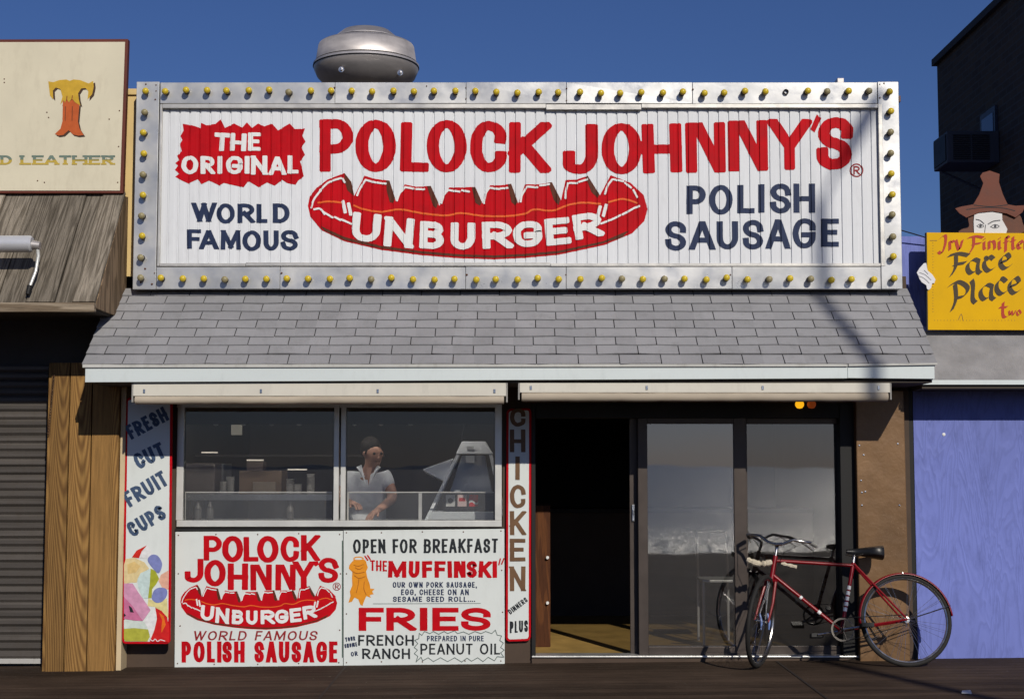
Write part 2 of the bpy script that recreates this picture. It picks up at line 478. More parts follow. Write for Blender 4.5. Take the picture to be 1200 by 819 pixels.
    def line_text(s, t, p0, p1, h, wv, wh=None, gap=.18, **kw):
        """capitals along a sloping base line"""
        n = len(s.polys); dx, dy = p1[0] - p0[0], p1[1] - p0[1]
        Ln = math.hypot(dx, dy); a = math.atan2(dy, dx)
        ox, oy, os_ = s.zx, s.zy, s.zs
        s.zx, s.zy, s.zs = 0, 0, 1
        s.text(t, 0, Ln, -h, 0, wv, wh, gap, **kw)
        s.zx, s.zy, s.zs = ox, oy, os_
        for i in range(n, len(s.polys)):
            q, d = s.polys[i]
            s.polys[i] = ([s.tr((p0[0] + x * math.cos(a) - y * math.sin(a), p0[1] + x * math.sin(a) + y * math.cos(a))) for x, y in q], d)
        return s
    def stroke(s, pts, w, smooth=True, soft=.4, cap=1, w1=1.0):
        if smooth and len(pts) > 2: pts = crom(pts)
        return s.ribbon(pts, w, w, cap, soft, w1=w1)
    def disc(s, x, y, rx, ry=None, n=20, dl=0.0, rot=0):
        ry = ry or rx; cr, sr = math.cos(rot), math.sin(rot)
        return s.raw([(x + rx * math.cos(a) * cr - ry * math.sin(a) * sr, y + rx * math.cos(a) * sr + ry * math.sin(a) * cr) for a in [2 * math.pi * i / n for i in range(n)]], dl)
    def ring(s, x, y, r, w, n=24):
        pts = [(x + r * math.cos(2 * math.pi * i / n), y + r * math.sin(2 * math.pi * i / n)) for i in range(n)]
        return s.ribbon(pts + [pts[0]], w, w, 0)
    def build(s, name, mat, parent):
        ms = sorted(set([0] + [m for m in s.marks if m < len(s.polys)])) + [len(s.polys)]
        r = None
        for a, b in zip(ms, ms[1:]):
            if b > a: o = s.build1(name, mat, parent, s.polys[a:b]); r = r or o
        return r
    def build1(s, name, mat, parent, polys):
        mb = MB()
        for q, lay in polys:
            pl = [P(a, b, s.Y) for a, b in q]
            if not s.ribs:
                mb.face([(p.x, s.Y - lay, p.z) for p in pl]); continue
            xz = [(p.x, p.z) for p in pl]
            lo, hi = min(p[0] for p in xz), max(p[0] for p in xz)
            ls = [x for x in s.ribs.lines if lo < x < hi]
            cur = xz
            for x in ls + [None]:
                if x is None: part, rest = cur, []
                else: part = clip_half(cur, 0, x, True); rest = clip_half(cur, 0, x, False)
                if len(part) > 2: mb.face([(a, s.Y - lay + s.ribs.depth(a), b) for a, b in part])
                cur = rest
                if len(cur) < 3: break
        return mb.build(name, mat, parent)
def crom(p, seg=5):
    out = []; n = len(p)
    for i in range(n - 1):
        a, b, cc, d = p[max(0, i - 1)], p[i], p[i + 1], p[min(n - 1, i + 2)]
        for j in range(seg):
            t = j / seg
            out.append(tuple(.5 * ((2 * b[k]) + (-a[k] + cc[k]) * t + (2 * a[k] - 5 * b[k] + 4 * cc[k] - d[k]) * t * t + (-a[k] + 3 * b[k] - 3 * cc[k] + d[k]) * t**3) for k in (0, 1)))
    out.append(tuple(p[-1])); return out
def closed_smooth(p, seg=5):
    n = len(p); q = crom(p[-2:] + p + p[:2], seg)
    return q[2 * seg: (n + 2) * seg]

# ------------------------------------------------------------------ the setting: ground, beach, sea
def ground_mat():
    m, N, L, B = nt("boardwalk_surface")
    v = mapped(N, L)
    streak = noise(N, L, mapped(N, L, (1.2, 30, 1)), 1.6, 8, .7)
    blot = noise(N, L, v, .9, 6, .6)
    cc = ramp(N, L, streak, [(.25, (.026, .018, .013)), (.55, (.07, .048, .034)), (.8, (.13, .095, .07))])
    cc = mixc(N, L, cc, ramp(N, L, blot, [(.3, .6), (.7, 1.25)]), 1.0, 'MULTIPLY')
    spots = noise(N, L, v, 38, 3, .5)
    cc = mixc(N, L, cc, (.2, .17, .14), ramp(N, L, spots, [(.70, 0), (.76, .7)]))
    sep = N.new("ShaderNodeSeparateXYZ"); L.new(v, sep.inputs[0])
    def seam(out, per, wd):
        d = N.new("ShaderNodeMath"); d.operation = 'DIVIDE'; d.inputs[1].default_value = per; L.new(out, d.inputs[0])
        f = N.new("ShaderNodeMath"); f.operation = 'FRACT'; L.new(d.outputs[0], f.inputs[0])
        return ramp(N, L, f.outputs[0], [(0, 0), (wd / per, 1)])
    s1 = seam(sep.outputs["Y"], .14, .012)
    cc = mixc(N, L, cc, ramp(N, L, s1, [(0, .45), (1, 1)]), 1.0, 'MULTIPLY')
    dv = N.new("ShaderNodeMath"); dv.operation = 'DIVIDE'; dv.inputs[1].default_value = .14; L.new(sep.outputs["Y"], dv.inputs[0])
    fl = N.new("ShaderNodeMath"); fl.operation = 'FLOOR'; L.new(dv.outputs[0], fl.inputs[0])
    wh = N.new("ShaderNodeTexWhiteNoise"); wh.noise_dimensions = '1D'; L.new(fl.outputs[0], wh.inputs["W"])
    cc = mixc(N, L, cc, ramp(N, L, wh.outputs["Value"], [(0, .68), (1, 1.3)]), 1.0, 'MULTIPLY')
    L.new(cc, B.inputs["Base Color"]); B.inputs["Roughness"].default_value = .85; B.inputs["Specular IOR Level"].default_value = .08
    b = bump(N, L, streak, .5, .01, B)
    bump(N, L, s1, .6, .006, B, b)
    return m
mb = MB()
xs = [-500, -60, -9, 9, 60, 500]; ys = [-14, 0, 20, 600]
for i in range(5):
    for j in range(3):
        mb.face([(xs[i], ys[j], GZ(xs[i])), (xs[i + 1], ys[j], GZ(xs[i + 1])), (xs[i + 1], ys[j + 1], GZ(xs[i + 1])), (xs[i], ys[j + 1], GZ(xs[i]))])
    mb.face([(xs[i], -14, GZ(xs[i])), (xs[i + 1], -14, GZ(xs[i + 1])), (xs[i + 1], -14, -1.6), (xs[i], -14, -1.6)])
struct(mb.build("ground", ground_mat()))
mb = MB()
for px0, px1 in ((958, 898), (374, 404)):
    a, b = PX(px0, 819, -2), PX(px1, 785, -.1)
    xa = -1.28 if px0 < 500 else 2.02
    mb.face([(xa, -9, GZ(xa) + .004), (xa + .018, -9, GZ(xa) + .004), (xa + .018, -.06, GZ(xa) + .004), (xa, -.06, GZ(xa) + .004)])
struct(mb.build("ground_joint", M("ground_joint_filler", (.03, .022, .018), .9)))
mb = MB(); mb.face([(-500, -13.9, -.9), (500, -13.9, -.9), (500, -50, -2.6), (-500, -50, -2.6)])
struct(mb.build("beach", M("dry_sand", (.42, .33, .22), .9, var=.3, vs=.4, bmp=.8, bs=6, bd=.1)))
def sea_mat():
    m, N, L, B = nt("sea_water")
    B.inputs["Base Color"].default_value = (.012, .035, .05, 1); B.inputs["Roughness"].default_value = .3
    bump(N, L, noise(N, L, mapped(N, L, (1, 1.6, 1)), 2.2, 5, .65), .5, .2, B)
    return m
mb = MB(); SM = sea_mat(); nx, ny = 150, 170
ys_ = [-44.0]
for i in range(ny): ys_.append(ys_[-1] - .16 * (1 + i / 110))
rw = random.Random(3); base = len(mb.v)
for j, y in enumerate(ys_):
    for i in range(nx + 1):
        x = -6 + i * .3
        am = 0 if (j in (0, ny) or i in (0, nx)) else .06 * (1 - j / ny) ** .7
        z = -2.35 + am * (math.sin(y * 1.7 + .35 * math.sin(x * .5)) * .8 + rw.uniform(-1, 1))
        mb.v.append((x + rw.uniform(-.1, .1) * (am > 0), y + rw.uniform(-.05, .05) * (am > 0), z))
for j in range(ny):
    for i in range(nx):
        a = base + j * (nx + 1) + i; mb.f.append((a, a + 1, a + nx + 2, a + nx + 1)); mb.m.append(0)
x0_, x1_, ye_ = -6, -6 + nx * .3, ys_[-1]
mb.face([(-6000, -44, -2.35), (x0_, -44, -2.35), (x0_, ye_, -2.35), (-6000, ye_, -2.35)]); mb.face([(x1_, -44, -2.35), (6000, -44, -2.35), (6000, ye_, -2.35), (x1_, ye_, -2.35)])
mb.face([(-6000, ye_, -2.35), (6000, ye_, -2.35), (6000, -9000, -2.35), (-6000, -9000, -2.35)])
struct(mb.build("sea", SM))

# ------------------------------------------------------------------ the food stand
bld = thing("food_stand", "single-storey food stand with a grey shingled overhang, serving windows and dark sliding doors", "building", (0, 2, 0))
zr0 = PZ(473)                                  # head of windows and doors
xW0, xW1 = PX(207, 545), PX(589, 545)          # serving windows
xD0, xD1 = PX(623, 620), PX(1003, 620)         # door opening
zS = PZ(617); FL = .05
mb = MB()
mb.box(-3.08, xW0, 0, .12, -.1, 3.0)
mb.box(xW0, xW1, 0, .12, -.1, zS)
mb.box(xW1, xD0, 0, .12, -.1, 3.0)
mb.box(xW0, xW1, .002, .12, zr0, 3.0)
mb.box(xD0, xD1, .002, .12, zr0, 3.0)
mb.box(xD1, 3.1, 0, .12, -.1, 3.0)
mb.build("front_wall", BROWNBASE, bld)
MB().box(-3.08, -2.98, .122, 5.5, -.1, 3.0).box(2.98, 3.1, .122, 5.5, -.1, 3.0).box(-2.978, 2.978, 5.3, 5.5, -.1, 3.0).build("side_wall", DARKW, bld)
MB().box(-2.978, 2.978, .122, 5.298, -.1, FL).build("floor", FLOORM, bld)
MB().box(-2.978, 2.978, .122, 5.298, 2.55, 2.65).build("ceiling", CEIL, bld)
MB().box(-3.04, 2.96, .02, 6, 3.01, 4.28).build("parapet", DARKW, bld)
zy0, zy1 = PZ(337), PZ(112)
MB().box(PX(143, 225), PX(168, 225), .0, .5, zy0 - .2, zy1).box(PX(142, 115), PX(170, 115), -.02, .52, zy1, zy1 + .05).build("corner_trim", YELLOWW, bld, bevel=.006)
# interior partition between serving counter and doors
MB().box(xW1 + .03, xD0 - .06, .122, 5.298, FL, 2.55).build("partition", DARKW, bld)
# added dark panel standing in for the soffit mirrored in the window glass
MB().box(xW0 + .02, xW1 - .02, .14, .2, PZ(497, .14), 2.55).build("mirrored_soffit", SOFFIT, bld)

# roof overhang: shingle courses on a sloping deck
YE = -.80
xe0, xe1 = PX(97, 425, YE), PX(1098, 422, YE)
ze = PZ(426, YE); zt = PZ(338, -.02)
slope = Vector((0, .78, zt - ze)); SL = slope.length; sd = slope.normalized(); nrm = Vector((0, -sd.z, sd.y))
mb = MB()
def rp(x, s, h): return Vector((x, YE, ze)) + sd * s + nrm * h
mb.hexa([rp(xe0 + .012, 0.004, -.06), rp(xe1 - .012, 0.004, -.06), rp(xe1 - .012, SL, -.06), rp(xe0 + .012, SL, -.06)], [rp(xe0 + .012, 0.004, -.004), rp(xe1 - .012, 0.004, -.004), rp(xe1 - .012, SL, -.004), rp(xe0 + .012, SL, -.004)])
roof = mb.build("roof", UNDER, bld)
mb = MB(); rows = 9; ex = SL / rows; tw = .302
for r in range(rows):
    x = xe0 - random.uniform(0, .04) - (r * .148 % tw)
    s0 = r * ex - (.015 if r == 0 else 0)
    prev = random.uniform(-.004, .004)
    while x < xe1:
        w = tw + random.uniform(-.006, .006)
        a, b = max(x + .0035, xe0), min(x + w - .0035, xe1)
        nxt = random.uniform(-.006, .006); tilt = random.uniform(0, .003)
        if b - a > .02:
            xm = (a + b) / 2; zb = random.uniform(-.004, .003)
            lo = [(a, s0 + prev), (xm, s0 + zb), (b, s0 + nxt)]
            top = min(s0 + ex * 1.12, SL)
            bot = [rp(px, ps, .0005 + .003 * (r % 2)) for px, ps in lo]; up = [rp(px, ps, .011 + tilt) for px, ps in lo]
            bt = [rp(px, top, .0003) for px in (a, xm, b)]
            for i in range(2):
                mb.face([up[i], up[i + 1], bt[i + 1], bt[i]]); mb.face([bot[i], bot[i + 1], up[i + 1], up[i]])
            mb.face([bot[0], up[0], bt[0]]); mb.face([bot[2], bt[2], up[2]])
        prev = nxt if random.random() < .6 else random.uniform(-.006, .006)
        x += w
mb.build("shingles", SHING, roof)
# fascia, drip edge and soffit
xs_ = PX(993, 430, YE)
zfb = PZ(448, YE); zfr = PZ(444, YE)
mb = MB()
def slab(x0, x1, y0, y1, za0, za1, zb0, zb1):
    mb.hexa([(x0, y0, za0), (x1, y0, zb0), (x1, y1, zb0), (x0, y1, za0)], [(x0, y0, za1), (x1, y0, zb1), (x1, y1, zb1), (x0, y1, za1)])
slab(xe0 + .02, xs_ - .001, YE - .004, YE + .03, zfb, ze - .018, zfr + .004, ze - .012)
slab(xs_ + .001, xe1 - .02, YE - .003, YE + .03, zfr + .006, ze - .012, zfr, ze - .004)
mb.build("fascia", WHITEWOOD, bld, bevel=.003)
mb = MB()
slab(xe0 + .004, xs_ - .002, YE - .018, YE + .02, ze - .030, ze - .006, ze - .022, ze - .004)
slab(xs_ + .006, xe1 - .002, YE - .020, YE + .02, ze - .020, ze - .004, ze - .010, ze + .004)
mb.build("drip_edge", M("drip_edge_paint", (.5, .5, .47), .5, dirt=.4), bld)
MB().box(xe0 + .03, xe1 - .03, YE + .032, -.002, zfb - .0, zfb + .02).build("soffit", SOFFIT, bld)
for xa, xb in ((xe0 + .014, xe0 + .034), (xe1 - .034, xe1 - .014)):
    MB().prism([(xa, YE + .034, zfb + .022), (xa, -.002, zfb + .022), (xa, -.002, zt - .1), (xa, YE + .034, ze - .05)], (xb - xa, 0, 0)).build("gable_end", WHITEWOOD, bld)
# brown metal pillar on the right of the doors
YP = -.10
mb = MB(); xa0, xa1 = PX(1003, 500, YP), PX(1060, 500, YP); xb0, xb1 = PX(1008, 770, YP), PX(1067, 770, YP)
zb_, zt_ = 0.0, zr0 + .1
mb.hexa([(xb0, YP, zb_), (xb1, YP, zb_), (xb1, 0.13, zb_), (xb0, 0.13, zb_)], [(xa0, YP, zt_), (xa1, YP, zt_), (xa1, 0.13, zt_), (xa0, 0.13, zt_)])
pil = mb.build("pillar", BROWNMET, bld, bevel=.008)
for px, py in ((1007, 522), (1012, 533), (1009, 563), (1010, 577), (1052, 520), (1054, 592), (1010, 592), (1014, 576)):
    MB().lathe([(.0, -.004), (.007, -.003), (.009, 0.002)], P(px, py, YP), 'y', 8).build("screw", STEEL, pil)
MB().box(xa1 + .004, PX(1073, 620, 0) - .003, .004, .1, -.05, zr0 + .4).build("corner_post", BLACKM, bld)
# serving windows
YW = -.025
win = MB()
for a, b in ((207, 215), (391, 397), (399.2, 405), (580, 588)):
    win.box(PX(a, 545, YW), PX(b, 545, YW), YW, .04, PZ(609.5, YW), zr0)
win.box(PX(207, 610, YW), PX(588, 610, YW), YW - .006, .042, PZ(617, YW), PZ(609.5, YW) - .001)
win.box(PX(207, 480, YW), PX(588, 480, YW), YW + .004, .038, zr0 - .03, zr0 + .03)
wf = win.build("window_frame", ALU, bld, bevel=.003)
GL1 = glass("serving_window_glass", (.84, .84, .84), 1.0, .042, (.42, .39, .36), 1.7)
for a, b in ((215, 391), (405, 580)):
    pass
    g = MB(); g.face([(PX(a, 545, 0) - .004, .006, PZ(610)), (PX(b, 545, 0) + .004, .006, PZ(610)), (PX(b, 545, 0) + .004, .006, zr0), (PX(a, 545, 0) - .004, .006, zr0)])
    g.build("pane", GL1, wf)
    for (c0, c1) in ((a, a + 1.6), (b - 1.6, b)): MB().box(PX(c0, 545, 0), PX(c1, 545, 0), .007, .03, PZ(609.5), zr0).build("gasket", BLACKM, wf)
MB().box(PX(205, 619, -.01), PX(592, 619, -.01), -.012, 0, PZ(622, 0), PZ(617, 0) - .012).build("sill_gap", BLACKM, bld)
# sliding doors
def frame_rect(mbx, x0, x1, z0, z1, y0, y1, wl, wr, wt, wb):
    mbx.box(x0, x0 + wl, y0, y1, z0, z1); mbx.box(x1 - wr, x1, y0, y1, z0, z1)
    mbx.box(x0 + wl + .0005, x1 - wr - .0005, y0 + .001, y1 - .001, z1 - wt, z1); mbx.box(x0 + wl + .0005, x1 - wr - .0005, y0 + .001, y1 - .001, z0, z0 + wb)
zsill = FL + .012
mb = MB(); mb.box(xD0 - .002, xD0 + .03, -.03, .13, FL, zr0 - .0).box(PX(985, 620), xD1 + .0, -.03, .13, FL, zr0)
mb.box(xD0 + .031, PX(985, 620) - .001, -.02, .13, PZ(490), zr0)
jamb = mb.build("door_frame", BLACKM, bld, bevel=.003)
MB().box(xD0, xD1, -.03, .14, -.02, zsill - .017).build("door_step", BROWNBASE, bld)
MB().box(xD0, xD1, -.045, .14, zsill - .016, zsill - .001).build("threshold", M("worn_threshold", (.6, .6, .58), .35, metal=.6, var=.3, vs=10), bld, bevel=.004)
GL2 = glass("door_glass", (.7, .7, .7), 1.0, .012, (.46, .5, .58), ior=2.9, rough=.02)
ztop = PZ(489)
for k, (a, b, y0, wl, wr, glassm) in enumerate(((748, 875, .02, .075, .095, GL2), (866, 986, .065, .07, .02, glass("fixed_door_glass", (.5, .5, .5), 1.0, .014, (.36, .33, .32), ior=2.3, rough=.02)))):
    mb = MB(); x0, x1 = PX(a, 620, y0), PX(b, 620, y0)
    frame_rect(mb, x0, x1, zsill, ztop, y0, y0 + .035, wl, wr, .05, .06)
    leaf = mb.build("sliding_door", DARKMET, bld, bevel=.003)
    g = MB(); g.face([(x0 + wl - .004, y0 + .018, zsill + .055), (x1 - wr + .004, y0 + .018, zsill + .055), (x1 - wr + .004, y0 + .018, ztop - .045), (x0 + wl - .004, y0 + .018, ztop - .045)])
    g.build("pane", glassm, leaf)
# the leaf that is slid back shows only its lock stile
mb = MB(); y0 = .105; x0, x1 = PX(738, 620, y0), PX(866, 620, y0)
frame_rect(mb, x0, x1, zsill, ztop, y0 - .002, y0 + .02, .065, .05, .05, .06)
leaf = mb.build("sliding_door", DARKMET, bld, bevel=.003)
q = P(742, 600, y0 - .002)
MB().box(q.x - .012, q.x + .012, y0 - .02, y0 - .003, q.z - .07, q.z + .06).box(q.x - .006, q.x + .006, y0 - .04, y0 - .021, q.z - .02, q.z + .02).build("handle", STEEL, leaf, bevel=.004)

# ------------------------------------------------------------------ the marquee sign
YS = -.15
def sx(px, y=218): return PX(px, y, YS)
SX0, SX1, SZ0, SZ1 = sx(159), sx(1054), PZ(339.5, YS), PZ(97.5, YS)
ix0, ix1, iz0, iz1 = sx(187), sx(1030), PZ(313, YS), PZ(123, YS)
sgn = thing("marquee_sign", "long white ribbed roof sign framed by yellow bulbs, with a big red sausage", "sign", (0, YS, SZ0))
mb = MB().box(SX0 + .005, SX1 - .005, YS + .012, YS + .17, SZ0 + .004, SZ1 - .004)
mb.build("sign_box", M("sign_box_metal", (.3, .3, .3), .6), sgn)
PYY = YS - .002
ribs = Ribs(ix0, ix1, .0795, .013)
mb = MB(); ls = [ix0] + [x for x in ribs.lines if ix0 < x < ix1] + [ix1]
for a, b in zip(ls, ls[1:]):
    if b - a < 1e-6: continue
    ya, yb = PYY + ribs.depth(a + 1e-7), PYY + ribs.depth(b - 1e-7)
    n = 3
    mb.face([(a, ya, iz0 - .02), (b, yb, iz0 - .02), (b, yb, iz1 + .02), (a, ya, iz1 + .02)])
mb.build("ribbed_panel", CORR, sgn)
YF = YS - .03
def plate(x0, x1, z0, z1, t=.0):
    j = lambda s=.0015: random.uniform(-s, s)
    mb = MB()
    a = [(x0, YF + t + j(.003), z0 + j()), (x1, YF + t + j(.003), z0 + j()), (x1, YF + t + j(.003), z1 + j()), (x0, YF + t + j(.003), z1 + j())]
    b = [(p[0], YS + .01, p[2]) for p in a]
    return mb.hexa(a, b).build("frame_plate", FRAME, sgn, bevel=.003)
tb = [SX0 + .185, sx(392), sx(546), sx(664), sx(812), SX1 - .165]
for a, b in zip(tb, tb[1:]): plate(a + .001, b - .001, iz1 + .003, SZ1 - random.uniform(0, .006))
bbx = [SX0 + .18, sx(330), sx(546), sx(663), sx(856), SX1 - .165]
for a, b in zip(bbx, bbx[1:]): plate(a + .001, b - .001, SZ0 + random.uniform(0, .004), iz0 - .003)
plate(SX0, SX0 + .178, SZ0, SZ1, -.004); plate(SX1 - .163, SX1, SZ0, SZ1, -.004)
mb = MB()
for x0, x1, dz in ((ix0 + .02, sx(640), 0), (sx(640), sx(752), -.012), (sx(752), ix1 - .004, .002)):
    mb.box(x0, x1 - .002, YF - .008, YS - .003, iz1 - .035 + dz, iz1 - .002 + dz * .3)
for x0, x1, dz in ((ix0 + .02, sx(290), 0), (sx(290), sx(645), .006), (sx(645), ix1 - .004, 0)):
    mb.box(x0, x1 - .002, YF - .006, YS - .003, iz0 + .002 + dz * .3, iz0 + .025 + dz)
mb.box(ix0 + .0, ix0 + .018, YF - .006, YS - .003, iz0 + .003, iz1 - .003); mb.box(ix1 - .003, ix1 + .028, YF - .007, YS - .003, iz0 + .003, iz1 - .003)
mb.build("inner_trim", TRIM, sgn, bevel=.002)
MB().box(sx(984), sx(992), YS + .02, YS + .12, SZ1, SZ1 + .045).build("junction_box", GALV, sgn, bevel=.004)
q = P(1056, 117, YS + .05); MB().box(SX1 - .004, SX1 + .03, YS + .02, YS + .07, q.z - .025, q.z + .025).build("junction_box", M("rusty_bracket", (.16, .09, .07), .7), sgn, bevel=.004)
for px, py in [(171, 99), (183, 100), (183, 107), (182, 117), (181, 320), (178, 333), (163, 326), (546, 103), (546, 116), (547, 322), (664, 104), (664, 118), (663, 322), (1031, 99), (1031, 115), (1036, 98), (392, 103), (812, 105), (500, 101), (330, 320), (856, 322), (170, 315), (165, 331)]:
    q = P(px, py, YF - .004); r = random.uniform(.005, .009)
    MB().lathe([(0, -.006), (r * .8, -.005), (r, .004)], (q.x, YF - .004, q.z), 'y', 8).build("rivet", RUST, sgn, smooth=True)
# bulbs
BUL_Y = M("yellow_bulb", (.62, .46, .035), .25, var=.2, vs=40, bmp=0)
BUL_G = M("dull_bulb", (.3, .26, .14), .35, var=.3, vs=40, bmp=0)
SOCK = M("bulb_socket", (.05, .045, .04), .6, bmp=0)
def bulb_mesh(mat, missing=False):
    mb = MB()
    mb.mi = 1; mb.lathe([(.022, 0), (.022, -.012), (.017, -.016), (.012, -.006)], (0, 0, 0), 'y', 14)
    if not missing:
        mb.mi = 0; mb.lathe([(.013, -.012), (.016, -.022), (.0235, -.034), (.0265, -.047), (.0235, -.06), (.014, -.068), (0, -.071)], (0, 0, 0), 'y', 14)
    o = mb.build("light_bulb", [mat, SOCK], None, smooth=True); me = o.data; bpy.data.objects.remove(o); return me
bm_y, bm_g, bm_0 = bulb_mesh(BUL_Y), bulb_mesh(BUL_G), bulb_mesh(BUL_Y, True)
def put_bulb(px, py):
    miss = abs(px - 921) < 12 and py < 150
    r = random.random()
    dull = (px > 900 and r < .45) or r < .12
    o = bpy.data.objects.new("light_bulb", bm_0 if miss else (bm_g if dull else bm_y)); C.objects.link(o)
    adopt(o, sgn); q = P(px, py, YF - .004)
    o.location = (q.x, YF - .005, q.z); o.rotation_euler = (random.uniform(-.1, .16), 0, random.uniform(-.12, .12))
    if miss: o['label'] = "empty bulb socket"
for i in range(37):
    t = i / 36
    put_bulb(171 + t * 870 + random.uniform(-.7, .7), 108.5 + random.uniform(-.8, .8) + (2 if .45 < t < .8 else 0)); put_bulb(166.5 + t * 880 + random.uniform(-.7, .7), 327.5 + random.uniform(-.8, .8))
for i in range(1, 9):
    t = i / 9
    put_bulb(171 - 4.5 * t, 108.5 + 218 * t); put_bulb(1041 + 5.5 * t, 108 + 218 * t)
# painted letters on the ribs
def rpaint(z, lay=.002): return Paint(PYY, z, lay, ribs)
pt = rpaint((350, 125, 7.06))
kw = dict(soft=.25, jit=2.0)
pt.letter('P', 172, 452, 105, 540, 92, 78, **kw); pt.letter('O', 468, 805, 110, 542, 108, 70, **kw); pt.letter('L', 842, 1078, 130, 540, 95, 78, rot=1, **kw)
pt.zx = 500
pt.letter('O', 0, 332, 112, 545, 102, 66, **kw); pt.letter('C', 358, 662, 120, 545, 100, 78, **kw); pt.letter('K', 680, 1012, 128, 550, 98, 92, **kw)
pt.zx = 650; pt.mark()
pt.letter('J', 65, 360, 145, 560, 104, 78, **kw); pt.letter('O', 388, 720, 138, 560, 104, 62, **kw); pt.letter('H', 724, 1052, 142, 550, 100, 76, rot=-1.5, **kw)
pt.poly([(560, 140), (628, 150), (612, 190), (640, 240), (722, 290), (725, 400), (660, 330), (600, 230)], .0018)
pt.zx, pt.zs = 800, 5.217
pt.letter('NB', 16, 262, 97, 405, 70, 68, rot=-1, **kw); pt.letter('NB', 280, 522, 85, 395, 68, 66, rot=-1, **kw); pt.letter('Y', 528, 780, 76, 388, 66, 66, **kw)
pt.poly([(820, 48), (848, 72), (806, 160), (780, 140)]); pt.letter('S', 822, 1040, 65, 387, 74, 66, slant=.06, **kw)
pt.build("red_lettering", RED, sgn)
pr = rpaint((800, 125, 5.217)); pr.ring(1063, 390, 38, 8).letter('R', 1043, 1083, 364, 416, 9); pr.build("registered_mark", BRICKRED, sgn)
pb = rpaint((190, 130, 4.55))
bu = [(110, 70), (160, 78), (205, 92), (208, 65), (238, 78), (285, 70), (312, 45), (335, 92), (383, 68), (428, 90), (452, 62), (480, 92), (512, 68), (545, 84), (585, 68), (618, 105), (680, 68), (708, 98), (762, 95), (748, 135), (765, 165), (742, 195), (762, 235), (735, 270), (745, 300), (755, 350), (725, 372), (712, 395), (665, 385), (640, 368), (600, 400), (560, 382), (515, 408), (465, 378), (455, 380), (435, 408), (385, 398), (330, 385), (305, 398), (250, 372), (210, 392), (190, 365), (140, 388), (105, 372), (70, 352), (90, 335), (68, 315), (85, 292), (70, 280), (90, 262), (80, 240), (105, 215), (95, 180), (108, 155), (98, 135), (115, 105)]
pb.poly(bu).build("red_burst_patch", RED, sgn)
pw = rpaint((190, 130, 4.55), .0042); kw2 = dict(soft=.3, jit=1.2)
pw.letter('T', 278, 360, 118, 215, 27, 24, rot=3, **kw2); pw.letter('H', 362, 450, 120, 215, 27, 20, rot=2, **kw2); pw.letter('E', 458, 524, 116, 214, 27, 20, **kw2)
for ch, a, b, y0, y1 in (('O', 103, 193, 240, 338), ('R', 205, 280, 242, 338), ('I', 290, 325, 242, 336), ('G', 340, 430, 242, 338), ('I', 438, 470, 242, 336), ('N', 474, 562, 240, 342), ('A', 570, 660, 245, 342), ('L', 668, 728, 238, 335)):
    (pw.mark() if ch == 'O' else pw).letter(ch, a, b, y0, y1, 26, 20, **kw2)
pw.build("white_lettering", WHITEP, sgn)
pn = rpaint((190, 130, 4.55)); kw3 = dict(jit=.6)
for ch, a, b, y0, y1 in (('W', 160, 288, 490, 592), ('O', 290, 388, 494, 602), ('R', 402, 492, 495, 598), ('L', 503, 562, 496, 598), ('D', 590, 680, 494, 598), ('F', 132, 208, 632, 735), ('A', 200, 298, 636, 738), ('M', 312, 420, 636, 740), ('O', 428, 528, 638, 748), ('U', 540, 622, 638, 745), ('S', 634, 724, 636, 745)):
    (pn.mark() if ch == 'F' else pn).letter(ch, a, b, y0, y1, 27 if ch != 'M' else 25, 21, **kw3)
pn.zx, pn.zy, pn.zs = 770, 205, 5.217
for ch, a, b, y0, y1 in (('P', 180, 298, 66, 240), ('O', 318, 462, 62, 244), ('L', 490, 596, 62, 235), ('I', 618, 658, 58, 232), ('S', 692, 818, 54, 236), ('H', 834, 966, 54, 232), ('S', 50, 178, 284, 464), ('A', 200, 352, 284, 458), ('U', 364, 496, 284, 456), ('S', 524, 648, 276, 456), ('A', 668, 812, 272, 452), ('G', 828, 970, 266, 450), ('E', 1004, 1112, 268, 440)):
    (pn.mark() if ch == 'P' or a == 50 else pn).letter(ch, a, b, y0, y1, 38, 31, **kw3)
pn.build("navy_lettering", NAVY, sgn)
# the sausage, used on the sign and on the board below
SAUS = [(30, 450), (36, 420), (58, 392), (95, 364), (150, 343), (172, 372), (182, 418), (215, 352), (250, 362), (297, 368), (318, 436), (347, 380), (385, 388), (432, 385), (460, 450), (492, 390), (535, 390), (577, 388), (601, 442), (626, 383), (660, 383), (695, 378), (718, 442), (740, 380), (785, 380), (828, 373), (858, 432), (873, 366), (910, 364), (945, 352), (985, 416), (1020, 350), (1085, 375), (1128, 415), (1141, 460), (1130, 500), (1090, 540), (1000, 578), (850, 610), (740, 620), (640, 625), (520, 621), (400, 611), (270, 594), (150, 566), (75, 530), (38, 485)]
FAC = [[(150, 343), (172, 372), (182, 418), (160, 400), (150, 370)], [(297, 368), (315, 425), (310, 440), (298, 438), (288, 400), (286, 368)], [(432, 385), (457, 440), (450, 458), (440, 450), (430, 420), (420, 386)], [(577, 388), (599, 440), (592, 450), (578, 440), (566, 390)], [(695, 378), (716, 438), (708, 448), (696, 438), (684, 380)], [(828, 373), (856, 428), (850, 448), (834, 430), (816, 375)], [(945, 352), (983, 412), (978, 424), (958, 406), (938, 355)]]
BAND = ([(72, 516), (150, 552), (270, 581), (400, 598), (520, 608), (640, 612), (740, 607), (850, 597), (995, 566), (1080, 530)], [(1060, 552), (990, 574), (850, 605), (740, 615), (640, 620), (520, 616), (400, 606), (270, 590), (150, 562), (85, 532)])
